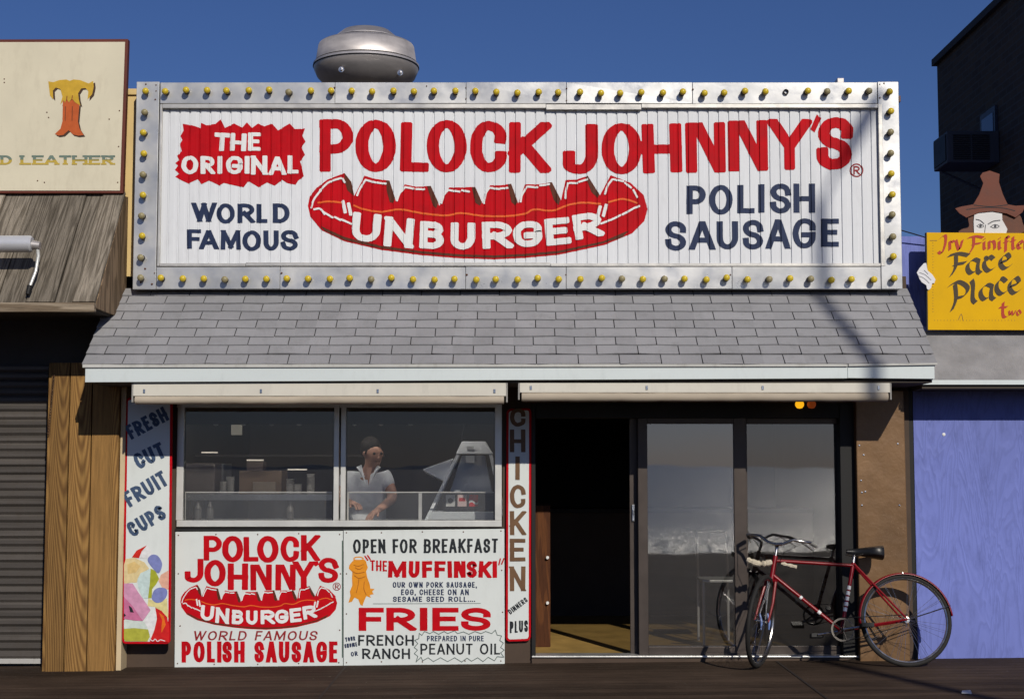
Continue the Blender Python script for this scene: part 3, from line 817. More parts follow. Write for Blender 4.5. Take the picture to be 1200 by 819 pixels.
HL = [[(42, 455), (50, 430), (72, 400)], [(72, 398), (95, 376), (112, 368)], [(118, 366), (138, 360)], [(145, 364), (150, 372)], [(52, 462), (70, 460), (84, 476)], [(80, 470), (110, 488)], [(120, 488), (135, 496)], [(140, 495), (170, 508)],
      [(192, 415), (200, 395), (216, 370)], [(220, 366), (250, 374)], [(258, 375), (284, 378)], [(322, 432), (330, 410), (345, 393)], [(350, 390), (375, 394)], [(385, 396), (410, 396)], [(467, 440), (475, 415), (488, 400)], [(495, 400), (525, 404)], [(535, 400), (556, 404)], [(606, 440), (612, 410), (622, 394)], [(628, 392), (655, 396)], [(660, 394), (682, 392)], [(726, 436), (730, 415), (745, 390)], [(750, 388), (780, 390)], [(790, 384), (818, 380)], [(872, 424), (874, 400), (880, 378)], [(886, 376), (910, 376)], [(918, 372), (942, 364)], [(1002, 410), (1010, 385), (1024, 366)], [(1030, 364), (1060, 370)], [(1068, 376), (1085, 390)], [(1095, 400), (1106, 420)], [(990, 508), (1015, 498)], [(1022, 496), (1050, 482)], [(1060, 478), (1090, 462)], [(1096, 458), (1112, 452)]]
OL = [[(65, 440), (100, 436), (142, 440)], [(182, 450), (215, 462), (270, 470), (330, 462), (400, 474), (480, 482), (530, 474), (600, 483), (680, 484), (740, 476), (770, 462), (830, 466), (880, 448), (930, 440), (985, 444)], [(1015, 438), (1060, 428), (1104, 440)]]
UNB = (('U', 174, 268, 474, 568, 6), ('N', 280, 376, 488, 586, 5), ('B', 396, 476, 502, 591, 3), ('U', 496, 577, 505, 593, 1), ('R', 600, 698, 502, 590, -1), ('G', 700, 796, 500, 586, -3), ('E', 806, 888, 490, 578, -5), ('R', 898, 992, 474, 556, -9))
def sausage(parent, mk, z):
    em = mk(z, .002).poly(SAUS).build("sausage_emblem", RED, parent)
    m2 = mk(z, .0042)
    for f in FAC: m2.mark().poly(f)
    m2.mark()
    for i in range(len(BAND[0]) - 1): m2.raw([BAND[0][i], BAND[0][i + 1], BAND[1][-2 - i], BAND[1][-1 - i]])
    m2.build("dark_edge", MAROON, em)
    m3 = mk(z, .0042)
    for o_ in OL: m3.mark().stroke(o_, 6)
    m3.build("mustard_line", ORANGEP, em)
    m4 = mk(z, .0062)
    for h in HL: m4.mark().stroke(h, 6.5)
    m4.build("white_highlight", WHITEP, em)
    m4 = mk(z, .0062)
    for ch, a, b, y0, y1, r in UNB: m4.letter(ch, a, b, y0, y1, 26, 21, rot=r, soft=.3, jit=1)
    for x, y, d in ((148, 445, 4), (166, 452, 4), (982, 462, -5), (1002, 456, -5)): m4.stroke([(x + d * -.6, y - 6), (x + d, y + 24)], 11)
    m4.build("white_lettering", WHITEP, em)
sausage(sgn, lambda z, lay: rpaint(z, lay), (350, 80, 2.79))

# ------------------------------------------------------------------ rolled awnings under the eave
def awning(px0, px1, ya, yb, label):
    YA = -.775
    x0, x1 = PX(px0, 460, YA), PX(px1, 460, YA); z1 = zfb - .003; zm = PZ(ya, YA); zb = PZ(yb, YA)
    t = thing("rolled_awning", label, "awning", ((x0 + x1) / 2, YA, zm), "rolled awnings under the eave")
    mb = MB(); mb.prism([(x0, YA, z1), (x0, YA - .004, zm), (x0, YA + .06, zm - .003), (x0, YA + .14, z1)], (x1 - x0, 0, 0)); mb.build("cover", CREAM, t, bevel=.003)
    mb = MB(); r = (zm - zb) / 2 + .003; n = 26
    mb.tube([(x0 + .015 + (x1 - x0 - .03) * i / n, YA + .018 + random.uniform(-.002, .002), (zm + zb) / 2 + random.uniform(-.0016, .0016)) for i in range(n + 1)], r, 12)
    mb.build("canvas_roll", ROLL, t, smooth=True)
    for i in range(4):
        x = x0 + (x1 - x0) * (.03 + .313 * i); mb = MB()
        mb.box(x - .008, x + .008, YA - .008, YA - .003, zm + .02, zm + .05); mb.build("clip", STEEL, t, bevel=.002)
    for x in (x0 - .012, x1): MB().box(x, x + .012, YA, YA + .1, zb + .01, z1).build("end_plate", M("awning_end_metal", (.3, .29, .27), .5), t, bevel=.003)
awning(156, 593, 464, 473, "long cream rolled-up awning over the two serving windows")
awning(609, 1043, 460, 470, "long cream rolled-up awning over the dark sliding doors")

# ------------------------------------------------------------------ boards below and beside the windows
YB = -.03
def board(name, label, pts, Y, mat, th=.022, parent=None):
    q = [P(a, b, Y) for a, b in pts]; c0 = sum(q, Vector()) / len(q)
    t = thing(name, label, "sign", (c0.x, Y, min(p.z for p in q)))
    MB().prism(q, (0, th, 0)).build("panel", mat, t, bevel=.002)
    return t
def screws(t, Y, pts, mat=None):
    for a, b in pts:
        MB().lathe([(0, -.004), (.005, -.003), (.006, 0.001)], P(a, b, Y), 'y', 7).build("screw", mat or RUST, t)
b1 = board("menu_board", "square white board with a red sausage and lettering, under the left serving window", [(205.5, 623), (401.8, 622), (401.8, 780), (204.5, 781.5)], YB, BOARD)
pt = Paint(YB, (200, 615, 4.82), .0015); kw = dict(soft=.2, jit=1)
for ch, a, b, y0, y1, w in (('P', 187, 290, 60, 200, 32), ('O', 290, 410, 60, 210, 36), ('L', 412, 496, 66, 206, 32), ('O', 488, 610, 60, 212, 36), ('C', 620, 726, 62, 208, 33), ('K', 736, 840, 56, 202, 33),
                            ('J', 80, 186, 190, 324, 34), ('O', 190, 312, 196, 346, 36), ('H', 322, 438, 216, 366, 35), ('NB', 450, 572, 222, 368, 33), ('NB', 592, 706, 222, 368, 33), ('Y', 692, 812, 205, 362, 34), ('S', 836, 946, 184, 326, 33)):
    (pt.mark() if ch == 'J' else pt).letter(ch, a, b, y0, y1, w, w * .8, **kw)
pt.poly([(806, 205), (832, 203), (838, 222), (820, 234), (810, 226)])
pt.text("POLISH SAUSAGE", 62, 942, 656, 775, 25, 22, gap=.2, jit=.5)
pt.build("red_lettering", RED, b1)
pr = Paint(YB, (200, 615, 4.82), .0015); pr.ring(938, 347, 21, 4).letter('R', 928, 950, 333, 361, 5)
pr.text("WORLD FAMOUS", 130, 828, 597, 650, 10, 8, gap=.28, slant=.2); pr.build("thin_red_lettering", BRICKRED, b1)
fx, fy = (1140 - 30) / (395 - 211.4), (625 - 343) / (737.4 - 684.5)
class Paint2(Paint):
    def tr(s, p): return (211.4 + (p[0] - 30) / fx, 684.5 + (p[1] - 343) / fy)
sausage(b1, lambda z, lay: Paint2(YB, z, lay * .6), (0, 0, 1))
screws(b1, YB, [(209, 627), (253, 626), (302, 626), (350, 625), (398, 626), (209, 672), (211, 733), (399, 672), (398, 738), (208, 777), (251, 778), (302, 778), (350, 777), (397, 776)])
b2 = board("menu_board", "white breakfast board with an orange figure and red FRIES lettering, under the right serving window", [(402.6, 621.5), (591, 619.5), (591.5, 778.5), (402.6, 780)], YB, BOARD)
zz = (400, 615, 4.82)
pt = Paint(YB, zz, .0015)
for ch, a, b in (('M', 264, 368), ('U', 380, 442), ('F', 456, 516), ('F', 526, 590), ('I', 600, 626), ('NB', 636, 702), ('S', 708, 766), ('K', 776, 846), ('I', 852, 882)):
    pt.letter(ch, a, b, 203, 297, 25, 21, soft=.15, jit=1.5, rot=random.uniform(-2, 2))
pt.text("THE", 163, 258, 198, 258, 10, 9, gap=.22, rise=-4, jit=1); pt.stroke([(135, 178), (148, 196)], 8); pt.stroke([(150, 174), (162, 192)], 8); pt.stroke([(890, 222), (898, 192)], 8); pt.stroke([(906, 218), (918, 190)], 8)
pt.mark()
for ch, a, b in (('F', 98, 240), ('R', 254, 418), ('I', 442, 488), ('E', 514, 662), ('S', 676, 844)): pt.letter(ch, a, b, 466, 596, 43, 27)
pt.build("red_lettering", RED, b2)
pt = Paint(YB, zz, .0015)
pt.text("OPEN FOR BREAKFAST", 66, 885, 80, 160, 14, 12, gap=.24, rise=4, jit=1.5, soft=.2)
pt.text("FRENCH", 95, 410, 620, 680, 11, 10, gap=.22, jit=.6); pt.text("RANCH", 118, 388, 696, 755, 11, 10, gap=.22, jit=.6); pt.text("PEANUT OIL", 447, 897, 668, 730, 10, 9, gap=.22, jit=.6)
pt.build("black_lettering", BLACKP, b2)
pt = Paint(YB, zz, .0015)
pt.text("OUR OWN PORK SAUSAGE,", 290, 764, 321, 353, 6.5, 5.5, gap=.28, jit=.5); pt.text("EGG, CHEESE ON AN", 338, 720, 362, 395, 6.5, 5.5, gap=.28, jit=.5); pt.text("SESAME SEED ROLL....", 292, 755, 403, 433, 6.5, 5.5, gap=.28, jit=.5)
pt.line_text("YOUR", (24, 658), (80, 650), 24, 6, 5, gap=.28); pt.line_text("CHOICE", (20, 694), (90, 684), 24, 6, 5, gap=.28); pt.line_text("OR", (56, 742), (94, 736), 26, 6, 5, gap=.28)
pt.text("PREPARED IN PURE", 484, 804, 624, 655, 5.5, 5, gap=.28, jit=.5)
pt.build("navy_lettering", NAVY, b2)
pt = Paint(YB, zz, .0015)
bz = [(440, 610), (455, 622), (470, 600), (500, 612), (520, 600), (550, 616), (580, 600), (600, 612), (640, 596), (655, 612), (690, 602), (720, 616), (755, 600), (790, 612), (815, 600), (850, 612), (870, 592), (880, 620), (905, 625), (895, 650), (915, 665), (900, 690), (920, 705), (900, 720), (918, 745), (880, 742), (865, 765), (830, 745), (800, 770), (770, 748), (735, 768), (710, 750), (680, 772), (640, 748), (600, 770), (560, 748), (520, 770), (490, 748), (460, 765), (450, 745), (422, 772), (432, 740), (412, 725), (430, 705), (412, 690), (432, 668), (415, 650), (438, 640)]
for a, b in zip(bz, bz[1:] + bz[:1]): pt.ribbon([a, b], 4, 4, .6)
pt.mark().ribbon([(180, 444), (785, 442)], 3, 3)
pt.build("burst_outline", M("grey_green_paint", (.1, .14, .13), .6, bmp=0), b2)
pt = Paint(YB, zz, .0015); pt.ribbon([(6, 90), (6, 745)], 5, 5); pt.build("green_line", GREENP, b2)
fig = [(62, 205), (72, 196), (130, 195), (140, 205), (145, 225), (150, 240), (140, 262), (148, 300), (160, 330), (165, 358), (188, 360), (175, 375), (182, 390), (160, 395), (168, 410), (142, 400), (130, 425), (120, 455), (108, 450), (96, 420), (75, 408), (60, 432), (40, 438), (52, 400), (48, 375), (62, 340), (60, 300), (62, 265), (42, 245), (46, 225)]
pt = Paint(YB, zz, .0015).poly(fig); hz = [(70 + 27 + 27 * math.cos(a), 190 + 10 * math.sin(a)) for a in [i * math.pi / 10 for i in range(20)]]
pt.ribbon(hz + [hz[0]], 6, 6, 0)
fg = pt.build("painted_figure", AMBERP, b2)
pt = Paint(YB, zz, .0032)
for s_ in ([(72, 225), (95, 232), (125, 222)], [(80, 240), (100, 250), (120, 240)], [(75, 285), (100, 300), (135, 290)], [(100, 300), (95, 340), (85, 380)], [(130, 320), (128, 360), (140, 390)], [(65, 262), (90, 272), (130, 265)]): pt.stroke(s_, 3)
pt.build("figure_lines", M("dark_amber_paint", (.35, .1, .01), .6, bmp=0), fg)
screws(b2, YB, [(406, 624), (447, 624), (495, 623), (543, 623), (587, 622), (406, 672), (406, 719), (588, 668), (589, 717), (406, 776), (447, 775), (495, 775), (545, 774), (587, 774)])
def rounded(pts, r, n=6):
    out = []; k = len(pts)
    for i in range(k):
        p = Vector(pts[i]); a = (Vector(pts[i - 1]) - p).normalized(); b = (Vector(pts[(i + 1) % k]) - p).normalized()
        A, Bq = p + a * r, p + b * r
        for j in range(n + 1):
            t = j / n; out.append(tuple(A * (1 - t)**2 + p * 2 * t * (1 - t) + Bq * t * t))
    return out
def bordered(name, label, pts, Y, r, bw, bcol, th=.022):
    t = board(name, label, rounded(pts, r), Y, bcol, th)
    cx, cy = sum(p[0] for p in pts) / 4, sum(p[1] for p in pts) / 4
    ins = [(x + (bw if x < cx else -bw), y + (bw if y < cy else -bw)) for x, y in pts]
    Paint(Y, lay=.0012).poly(rounded(ins, max(1, r - bw))).build("white_field", BOARD, t)
    return t, ins
YV = -.035
YVF = -.16
fr, fin = bordered("fruit_cup_sign", "tall narrow white sign with a red border and painted fruit, left of the serving windows", [(147.5, 466), (202, 466), (199.5, 754), (143.2, 754)], YVF, 5, 2.6, RED)
q0, q1 = P(150, 748, YVF), P(197, 474, YVF)
MB().box(q0.x, q1.x, YVF + .0225, -.001, q0.z, q1.z).build("mount", BROWNBASE, fr)
pt = Paint(YVF, (130, 460, 2.41), .0028); k_ = dict(gap=.2, jit=.8, soft=.15)
pt.line_text("FRESH", (58, 134), (167, 76), 43, 9.5, 9, **k_); pt.line_text("CUT", (78, 218), (158, 180), 46, 11, 10, **k_); pt.line_text("FRUIT", (54, 324), (166, 258), 46, 10, 9.5, **k_); pt.line_text("CUPS", (62, 410), (160, 352), 44, 10, 9.5, **k_)
x_lim = P(198.5, 500, YVF).x
pt.build("navy_lettering", M("slate_blue_paint", (.05, .085, .16), .5, var=.3, vs=10), fr)
def fcol(n, col): return M(n, col, .5, var=.25, vs=25, bmp=.04)
zf = (130, 620, 5.46)
fruit = [("pineapple_slice", (.72, .58, .3), [(95, 190), (150, 180), (215, 210), (245, 250), (180, 300), (165, 340), (130, 340), (84, 350), (84, 230)], 0),
 ("pineapple_core", (.7, .5, .2), [(105, 225), (150, 205), (190, 235), (160, 275), (110, 285)], 1), ("peach_slice", (.75, .42, .3), [(368, 262), (368, 385), (330, 375), (305, 330), (320, 290)], 0),
 ("melon_cube", (.7, .62, .28), [(240, 440), (300, 470), (360, 440), (368, 570), (330, 530), (280, 495), (235, 490)], 0),
 ("apple_wedge", (.6, .02, .01), [(135, 178), (165, 135), (230, 102), (198, 140), (180, 184)], 2), ("apple_flesh", (.74, .74, .74), [(232, 104), (255, 130), (270, 165), (235, 185), (182, 184), (200, 142)], 1),
 ("blue_grape", (.2, .23, .5), closed_smooth([(235, 195), (260, 163), (300, 168), (328, 215), (320, 260), (300, 280), (262, 240)], 3), 3), ("lime_flesh", (.55, .68, .66), [(255, 250), (250, 340), (238, 440), (205, 440), (175, 370), (170, 320), (190, 280)], 2), ("lime_rind", (.38, .4, .03), [(255, 250), (285, 265), (310, 315), (290, 350), (265, 380), (262, 438), (238, 440), (250, 340)], 3),
 ("blue_grape", (.2, .23, .5), closed_smooth([(262, 440), (275, 392), (310, 372), (355, 380), (360, 420), (330, 460), (290, 468)], 3), 4),
 ("watermelon_side", (.55, .16, .3), [(84, 430), (140, 490), (205, 585), (150, 582), (84, 572)], 3), ("watermelon_cube", (.62, .3, .45), [(84, 345), (140, 345), (175, 400), (225, 470), (255, 515), (205, 585), (140, 490), (84, 430)], 4),
 ("honeydew", (.42, .42, .05), [(84, 635), (150, 630), (250, 640), (252, 680), (235, 715), (95, 715), (84, 700)], 3), ("honeydew_flesh", (.6, .68, .62), [(84, 578), (205, 588), (240, 610), (250, 640), (150, 630), (84, 635)], 4),
 ("white_wedge", (.76, .76, .76), [(285, 500), (295, 560), (280, 630), (255, 700), (240, 640), (215, 590), (250, 545)], 5), ("red_wedge", (.6, .012, .012), [(285, 500), (325, 520), (360, 560), (374, 620), (374, 722), (250, 716), (280, 640), (296, 570)], 6), ("orange_glow", (.75, .15, .01), [(308, 530), (340, 555), (352, 610), (325, 660), (325, 620), (330, 580)], 7)]
for nme, col, pts, ly in fruit: Paint(YVF, zf, .003 + .0006 * ly).poly(pts).build(nme, fcol(nme + "_paint", col), fr)
pt = Paint(YVF, zf, .0082)
pt.mark().poly([(115, 485), (135, 500), (148, 530), (125, 528)]); pt.mark().poly([(84, 535), (98, 548), (84, 560)]); pt.build("melon_seed", BLACKP, fr)
pt = Paint(YVF, zf, .0085); pt.stroke([(252, 702), (270, 712), (285, 700), (300, 715), (318, 705), (345, 712)], 5)
pt.build("white_signature", WHITEP, fr)
ch, cin = bordered("chicken_sign", "narrow upright white sign reading CHICKEN in brown, beside the doorway", [(593.6, 479), (622.6, 478), (622, 750.5), (592.6, 751.5)], YV, 6, 2.6, RED)
pt = Paint(YV, (390, 460, 2.41), .003)
for cc, y0, y1 in (('C', 44, 96), ('H', 104, 168), ('I', 180, 246), ('C', 260, 326), ('K', 334, 402), ('E', 412, 476), ('N', 490, 560)):
    pt.letter(cc, 500, 544, y0, y1, 12.5, 11, jit=.5)
pt.build("brown_lettering", BROWNP, ch)
pt = Paint(YV, (390, 460, 2.41), .003); pt.line_text("DINNERS", (502, 626), (552, 588), 15, 3, 2.6, gap=.3); pt.text("PLUS", 500, 551, 645, 678, 5, 4.5, gap=.3, rise=4); pt.build("black_lettering", BLACKP, ch)

# ------------------------------------------------------------------ the bicycle
R = .343
ax, ay = PX(1066, 783, -.47), -.47
bike = thing("bicycle", "red bicycle with a black saddle and turned front wheel, leaning at the doors", "bicycle", (ax, ay, GZ(ax) + .001))
bike['_world'] = 0
LEAN = math.radians(13)
bike.rotation_euler = (-LEAN, math.radians(-.3), 0)
FRED = M("red_bike_enamel", (.2, .004, .009), .3, var=.2, vs=14, bmp=.05)
TYRE = M("bike_tyre", (.018, .017, .016), .75, bmp=.3, bs=200)
CHROME = M("dull_chrome", (.55, .53, .5), .25, metal=1, var=.3, vs=20, bmp=.05)
SADDLE = M("black_saddle_vinyl", (.012, .012, .013), .35, bmp=.1)
def put(mb, name, mat, par, smooth=True):
    o = mb.build(name, mat, None, smooth); o.parent = par; return o
def circ(c0, r, n=48, ax='y', a0=0, a1=2 * math.pi, y=0):
    return [(c0[0] + r * math.cos(a0 + (a1 - a0) * i / n), y, c0[1] + r * math.sin(a0 + (a1 - a0) * i / n)) for i in range(n if abs(a1 - a0 - 2 * math.pi) < 1e-6 else n + 1)]
sp_mesh = MB().tube([(0, .0, .018), (0, .0, R - .03)], .0011, 5)
_o = sp_mesh.build("spoke", CHROME); SPM = _o.data; bpy.data.objects.remove(_o)
def wheel(par_fn, cx, cz):
    w = par_fn(MB().tube(circ((cx, cz), R - .032, 56), .0115, 8, closed=True), "wheel", CHROME)
    put(MB().tube(circ((cx, cz), R - .017, 64), .0172, 10, closed=True), "tyre", TYRE, w)
    put(MB().lathe([(0, -.05), (.008, -.05), (.009, -.036), (.022, -.034), (.022, -.03), (.014, -.026), (.014, .026), (.022, .03), (.022, .034), (.009, .036), (.008, .05), (0, .05)], (cx, 0, cz), 'y', 16), "hub", CHROME, w)
    for i in range(32):
        o = bpy.data.objects.new("spoke", SPM); C.objects.link(o); o.parent = w
        sgn_ = 1 if i % 2 else -1
        o.location = (cx, sgn_ * .03, cz); o.rotation_euler = (sgn_ * .09, 2 * math.pi * i / 32 + (.12 if i % 4 < 2 else -.12), 0)
    return w
pf = lambda mb, n, m: put(mb, n, m, bike)
wheel(pf, 0, R)
BBp = Vector((-.485, 0, .27)); ST = Vector((-.36, 0, .775)); HT = Vector((-.945, 0, .83)); HB = Vector((-.985, 0, .655))
mb = MB()
mb.tube([BBp, ST], .0145, 10); mb.tube([HT + Vector((-.007, 0, -.035)), ST + Vector((-.006, 0, -.02))], .013, 10); mb.tube([HB + Vector((.008, 0, .035)), BBp], .0145, 10); mb.tube([HB, HT], .018, 12)
for s_ in (-1, 1):
    mb.tube([ST + Vector((0, s_ * .016, -.01)), (0, s_ * .058, R)], [.009, .007], 8)
    mb.tube([BBp + Vector((0, s_ * .03, 0)), (-.3, s_ * .045, .3), (0, s_ * .058, R)], [.01, .009, .007], 8)
mb.tube([(BBp.x, -.036, BBp.z), (BBp.x, .036, BBp.z)], .021, 12)
fr_ = pf(mb, "frame", FRED)
mb = MB()
def on(a, b, t): return Vector(a) + (Vector(b) - Vector(a)) * t
dtA, dtB = HB + Vector((.008, 0, .035)), BBp
for t0, t1 in ((.40, .43), (.66, .70)): mb.tube([on(dtA, dtB, t0), on(dtA, dtB, t1)], .0152, 10)
for t0 in (.28, .36, .44, .52, .60): mb.tube([on(BBp, ST, t0), on(BBp, ST, t0 + .055)], .0151, 10)
put(mb, "decal_band", WHITEP, fr_)
# fenders
def fender(par, cx, cz, a0, a1):
    mb = MB(); n = 40; rr = R + .014; base = len(mb.v); pr = []
    for j in range(7):
        b_ = math.radians(-75 + 25 * j); pr.append((rr - .022 + .022 * math.cos(b_), .03 * math.sin(b_)))
    for i in range(n + 1):
        a = a0 + (a1 - a0) * i / n
        for r_, y_ in pr: mb.v.append((cx + r_ * math.cos(a), y_, cz + r_ * math.sin(a)))
    for i in range(n):
        for j in range(6):
            mb.f.append((i * 7 + j, i * 7 + j + 1, (i + 1) * 7 + j + 1, (i + 1) * 7 + j)); mb.m.append(0)
    o = put(mb, "fender", FRED, par); sm = o.modifiers.new("thick", 'SOLIDIFY'); sm.thickness = .0015
    return o
f1 = fender(bike, 0, R, math.radians(5), math.radians(185))
mb = MB()
for s_ in (-1, 1): mb.tube([(0, s_ * .06, R), ((R + .01) * math.cos(math.radians(17)), s_ * .03, R + (R + .01) * math.sin(math.radians(17)))], .003, 6)
put(mb, "fender_stay", CHROME, f1)
put(MB().lathe([(0, -.008), (.007, -.006), (.009, 0)], (.0, -.022, R + R + .006), 'y', 10), "fender_bolt", CHROME, f1)
# saddle, post
mb = MB(); mb.tube([ST, ST + Vector((.012, 0, .06))], .0125, 10); pf(mb, "seat_post", CHROME)
mb = MB(); prof = []
for i in range(13):
    t = i / 12; x = -.12 + .27 * t
    hw = .018 + .062 * max(0, min(1, (t - .22) / .5))**1.3; 
    if t > .93: hw *= .85
    top = .07 + .03 * t; bot = .04 - .05 * t
    prof.append((x, hw, top, bot))
rings = []
for x, hw, top, bot in prof:
    rings.append([(ST.x + .075 + x, hw * math.cos(a), ST.z + (top + bot) / 2 + (top - bot) / 2 * math.copysign(abs(math.sin(a))**.7, math.sin(a)) + .03) for a in [2 * math.pi * q / 14 for q in range(14)]])
for r0, r1 in zip(rings, rings[1:]):
    for q in range(14): mb.face([r0[q], r0[(q + 1) % 14], r1[(q + 1) % 14], r1[q]])
mb.face(rings[0]); mb.face(list(reversed(rings[-1])))
sd_ = pf(mb, "saddle", SADDLE)
mb = MB()
for s_ in (-1, 1): mb.tube([(ST.x - .05, s_ * .02, ST.z + .065), (ST.x + .02, s_ * .03, ST.z + .05), (ST.x + .12, s_ * .035, ST.z + .07)], .0035, 6)
put(mb, "saddle_rail", CHROME, sd_)
# crank, chain, pedals
mb = MB(); mb.lathe([(.074, -.052), (.088, -.052), (.088, -.048), (.074, -.048), (.074, -.052)], (BBp.x, 0, BBp.z), 'y', 40)
for k in range(5):
    a = 2 * math.pi * k / 5; mb.tube([(BBp.x, -.05, BBp.z), (BBp.x + .08 * math.cos(a), -.05, BBp.z + .08 * math.sin(a))], .006, 6)
cr = pf(mb, "chainring", M("dark_chainring", (.05, .045, .04), .4, metal=.6))
mb = MB(); up_ = [Vector((BBp.x, -.05, BBp.z + .088)), Vector((0, -.05, R + .035))]; lo_ = [Vector((BBp.x, -.05, BBp.z - .088)), Vector((0, -.05, R - .035))]
mb.tube(up_, .0035, 6); mb.tube(lo_, .0035, 6); put(mb, "chain", BLACKM, cr)
ca = math.radians(8)
for s_ in (-1, 1):
    a = ca if s_ < 0 else ca + math.pi
    e = Vector((BBp.x + .165 * math.cos(a), s_ * .07, BBp.z + .165 * math.sin(a)))
    mb = MB(); mb.tube([(BBp.x, s_ * .06, BBp.z), e], [.011, .008], 8); ck = pf(mb, "crank_arm", CHROME)
    mb = MB(); mb.box(e.x - .045, e.x + .045, e.y + s_ * .01 if s_ > 0 else e.y - .095, e.y + .095 if s_ > 0 else e.y - .01, e.z - .014, e.z + .014); put(mb, "pedal", BLACKM, ck, False)
# steering assembly: a part whose pieces turn about the head tube
steer = math.radians(66)
axd = (HT - HB).normalized()
RM = Matrix.Translation(HB) @ Matrix.Rotation(steer, 4, axd) @ Matrix.Translation(-HB)
FH = Vector((-1.13, 0, R))
def spf(mb, n, m, par=bike, smooth=True):
    mb.v = [tuple(RM @ Vector(v)) for v in mb.v]; return put(mb, n, m, par, smooth)
mb = MB()
for s_ in (-1, 1): mb.tube([HB + Vector((-.005, s_ * .035, -.01)), HB.lerp(FH, .55) + Vector((.01, s_ * .05, 0)), FH + Vector((0, s_ * .052, 0))], [.012, .010, .007], 8)
mb.tube([HB + Vector((-.005, -.045, -.01)), HB + Vector((-.005, .045, -.01))], .014, 8)
spf(mb, "fork", FRED)
w = spf(MB().tube(circ((FH.x, FH.z), R - .032, 56), .0115, 8, closed=True), "wheel", CHROME)
spf(MB().tube(circ((FH.x, FH.z), R - .017, 64), .0172, 10, closed=True), "tyre", TYRE, w)
spf(MB().lathe([(0, -.05), (.008, -.05), (.009, -.036), (.022, -.034), (.014, -.026), (.014, .026), (.022, .034), (.009, .036), (.008, .05), (0, .05)], (FH.x, 0, FH.z), 'y', 16), "hub", CHROME, w)
for i in range(32):
    o = bpy.data.objects.new("spoke", SPM); C.objects.link(o); o.parent = w
    sgn_ = 1 if i % 2 else -1
    o.matrix_local = RM @ (Matrix.Translation((FH.x, sgn_ * .03, FH.z)) @ (Matrix.Rotation(2 * math.pi * i / 32 + (.12 if i % 4 < 2 else -.12), 4, 'Y') @ Matrix.Rotation(sgn_ * .09, 4, 'X')))
mb = MB(); TOP = HT + axd * .075; FW = Vector((-.05, 0, .015))
mb.tube([HT, TOP], .0115, 10); mb.tube([TOP, TOP + FW], [.013, .012], 10); stm = spf(mb, "handlebar_stem", CHROME)
mb = MB(); ctr = TOP + FW
hb = []
for s_ in (-1, 1):
    side = [ctr + Vector((0, s_ * .0, 0)), ctr + Vector((-.004, s_ * .06, .01)), ctr + Vector((.01, s_ * .13, .05)), ctr + Vector((.03, s_ * .2, .045)), ctr + Vector((.075, s_ * .245, .045)), ctr + Vector((.14, s_ * .26, .03))]
    hb.append(side)
path = [tuple(p) for p in reversed(hb[0])] + [tuple(p) for p in hb[1][1:]]
mb.tube(path, .011, 10); hbar = spf(mb, "handlebar", CHROME)
for s_, side in zip((-1, 1), hb):
    spf(MB().tube([side[4] + Vector((.0, 0, 0)), side[5] + Vector((.025, 0, -.003))], [.015, .016], 10), "grip", M("worn_grip", (.05, .05, .05), .6) if s_ > 0 else M("pale_grip", (.28, .28, .26), .5), hbar)
    spf(MB().tube([side[3] + Vector((.0, -s_ * .01, -.01)), side[4] + Vector((0, -s_ * .015, -.035)), side[5] + Vector((.03, -s_ * .015, -.045))], .004, 6), "brake_lever", CHROME, hbar)
mb = MB()
for s_ in (-1, 1): mb.tube([hb[0 if s_ < 0 else 1][3] + Vector((0, 0, -.012)), ctr + Vector((-.06, s_ * .09, -.05)), HT + Vector((-.05, s_ * .03, -.10))], .0025, 6)
spf(mb, "brake_cable", BLACKM)
# white wrapped bundle and blue ribbon hung on the bars
def local(px, py): return Vector(((px - 1066) / 157.5, 0, (783.5 - py) / 157.5))
mb = MB(); pts = []
for i in range(13):
    t = i / 12; p = local(881 + 30 * t, 658 + 4 * math.sin(t * 3) + 2 * t); p.y = -.06 + .03 * t; pts.append(p)
mb.tube(pts, [.012 + .012 * abs(math.sin(i * 1.35)) + .005 * random.random() for i in range(13)], 8)
pts = [local(922 + 3.6 * i, 663 + .9 * i) + Vector((0, -.05, 0)) for i in range(6)]
mb.tube(pts, [.008 + .01 * abs(math.sin(i * 1.7)) for i in range(6)], 8)
pf(mb, "wrapped_lock", M("off_white_wrap", (.62, .55, .42), .9, var=.4, vs=50, bmp=.8, bs=90, bd=.01))
mb = MB()
for px in (893, 902):
    mb.tube([local(px, 722) + Vector((0, -.07, 0)), local(px + 1.5, 732) + Vector((0, -.075, 0)), local(px + .5, 741) + Vector((0, -.07, 0))], [.006, .011, .005], 6)
pf(mb, "pedal_reflector", M("blue_plastic", (.12, .2, .45), .4, bmp=.05))

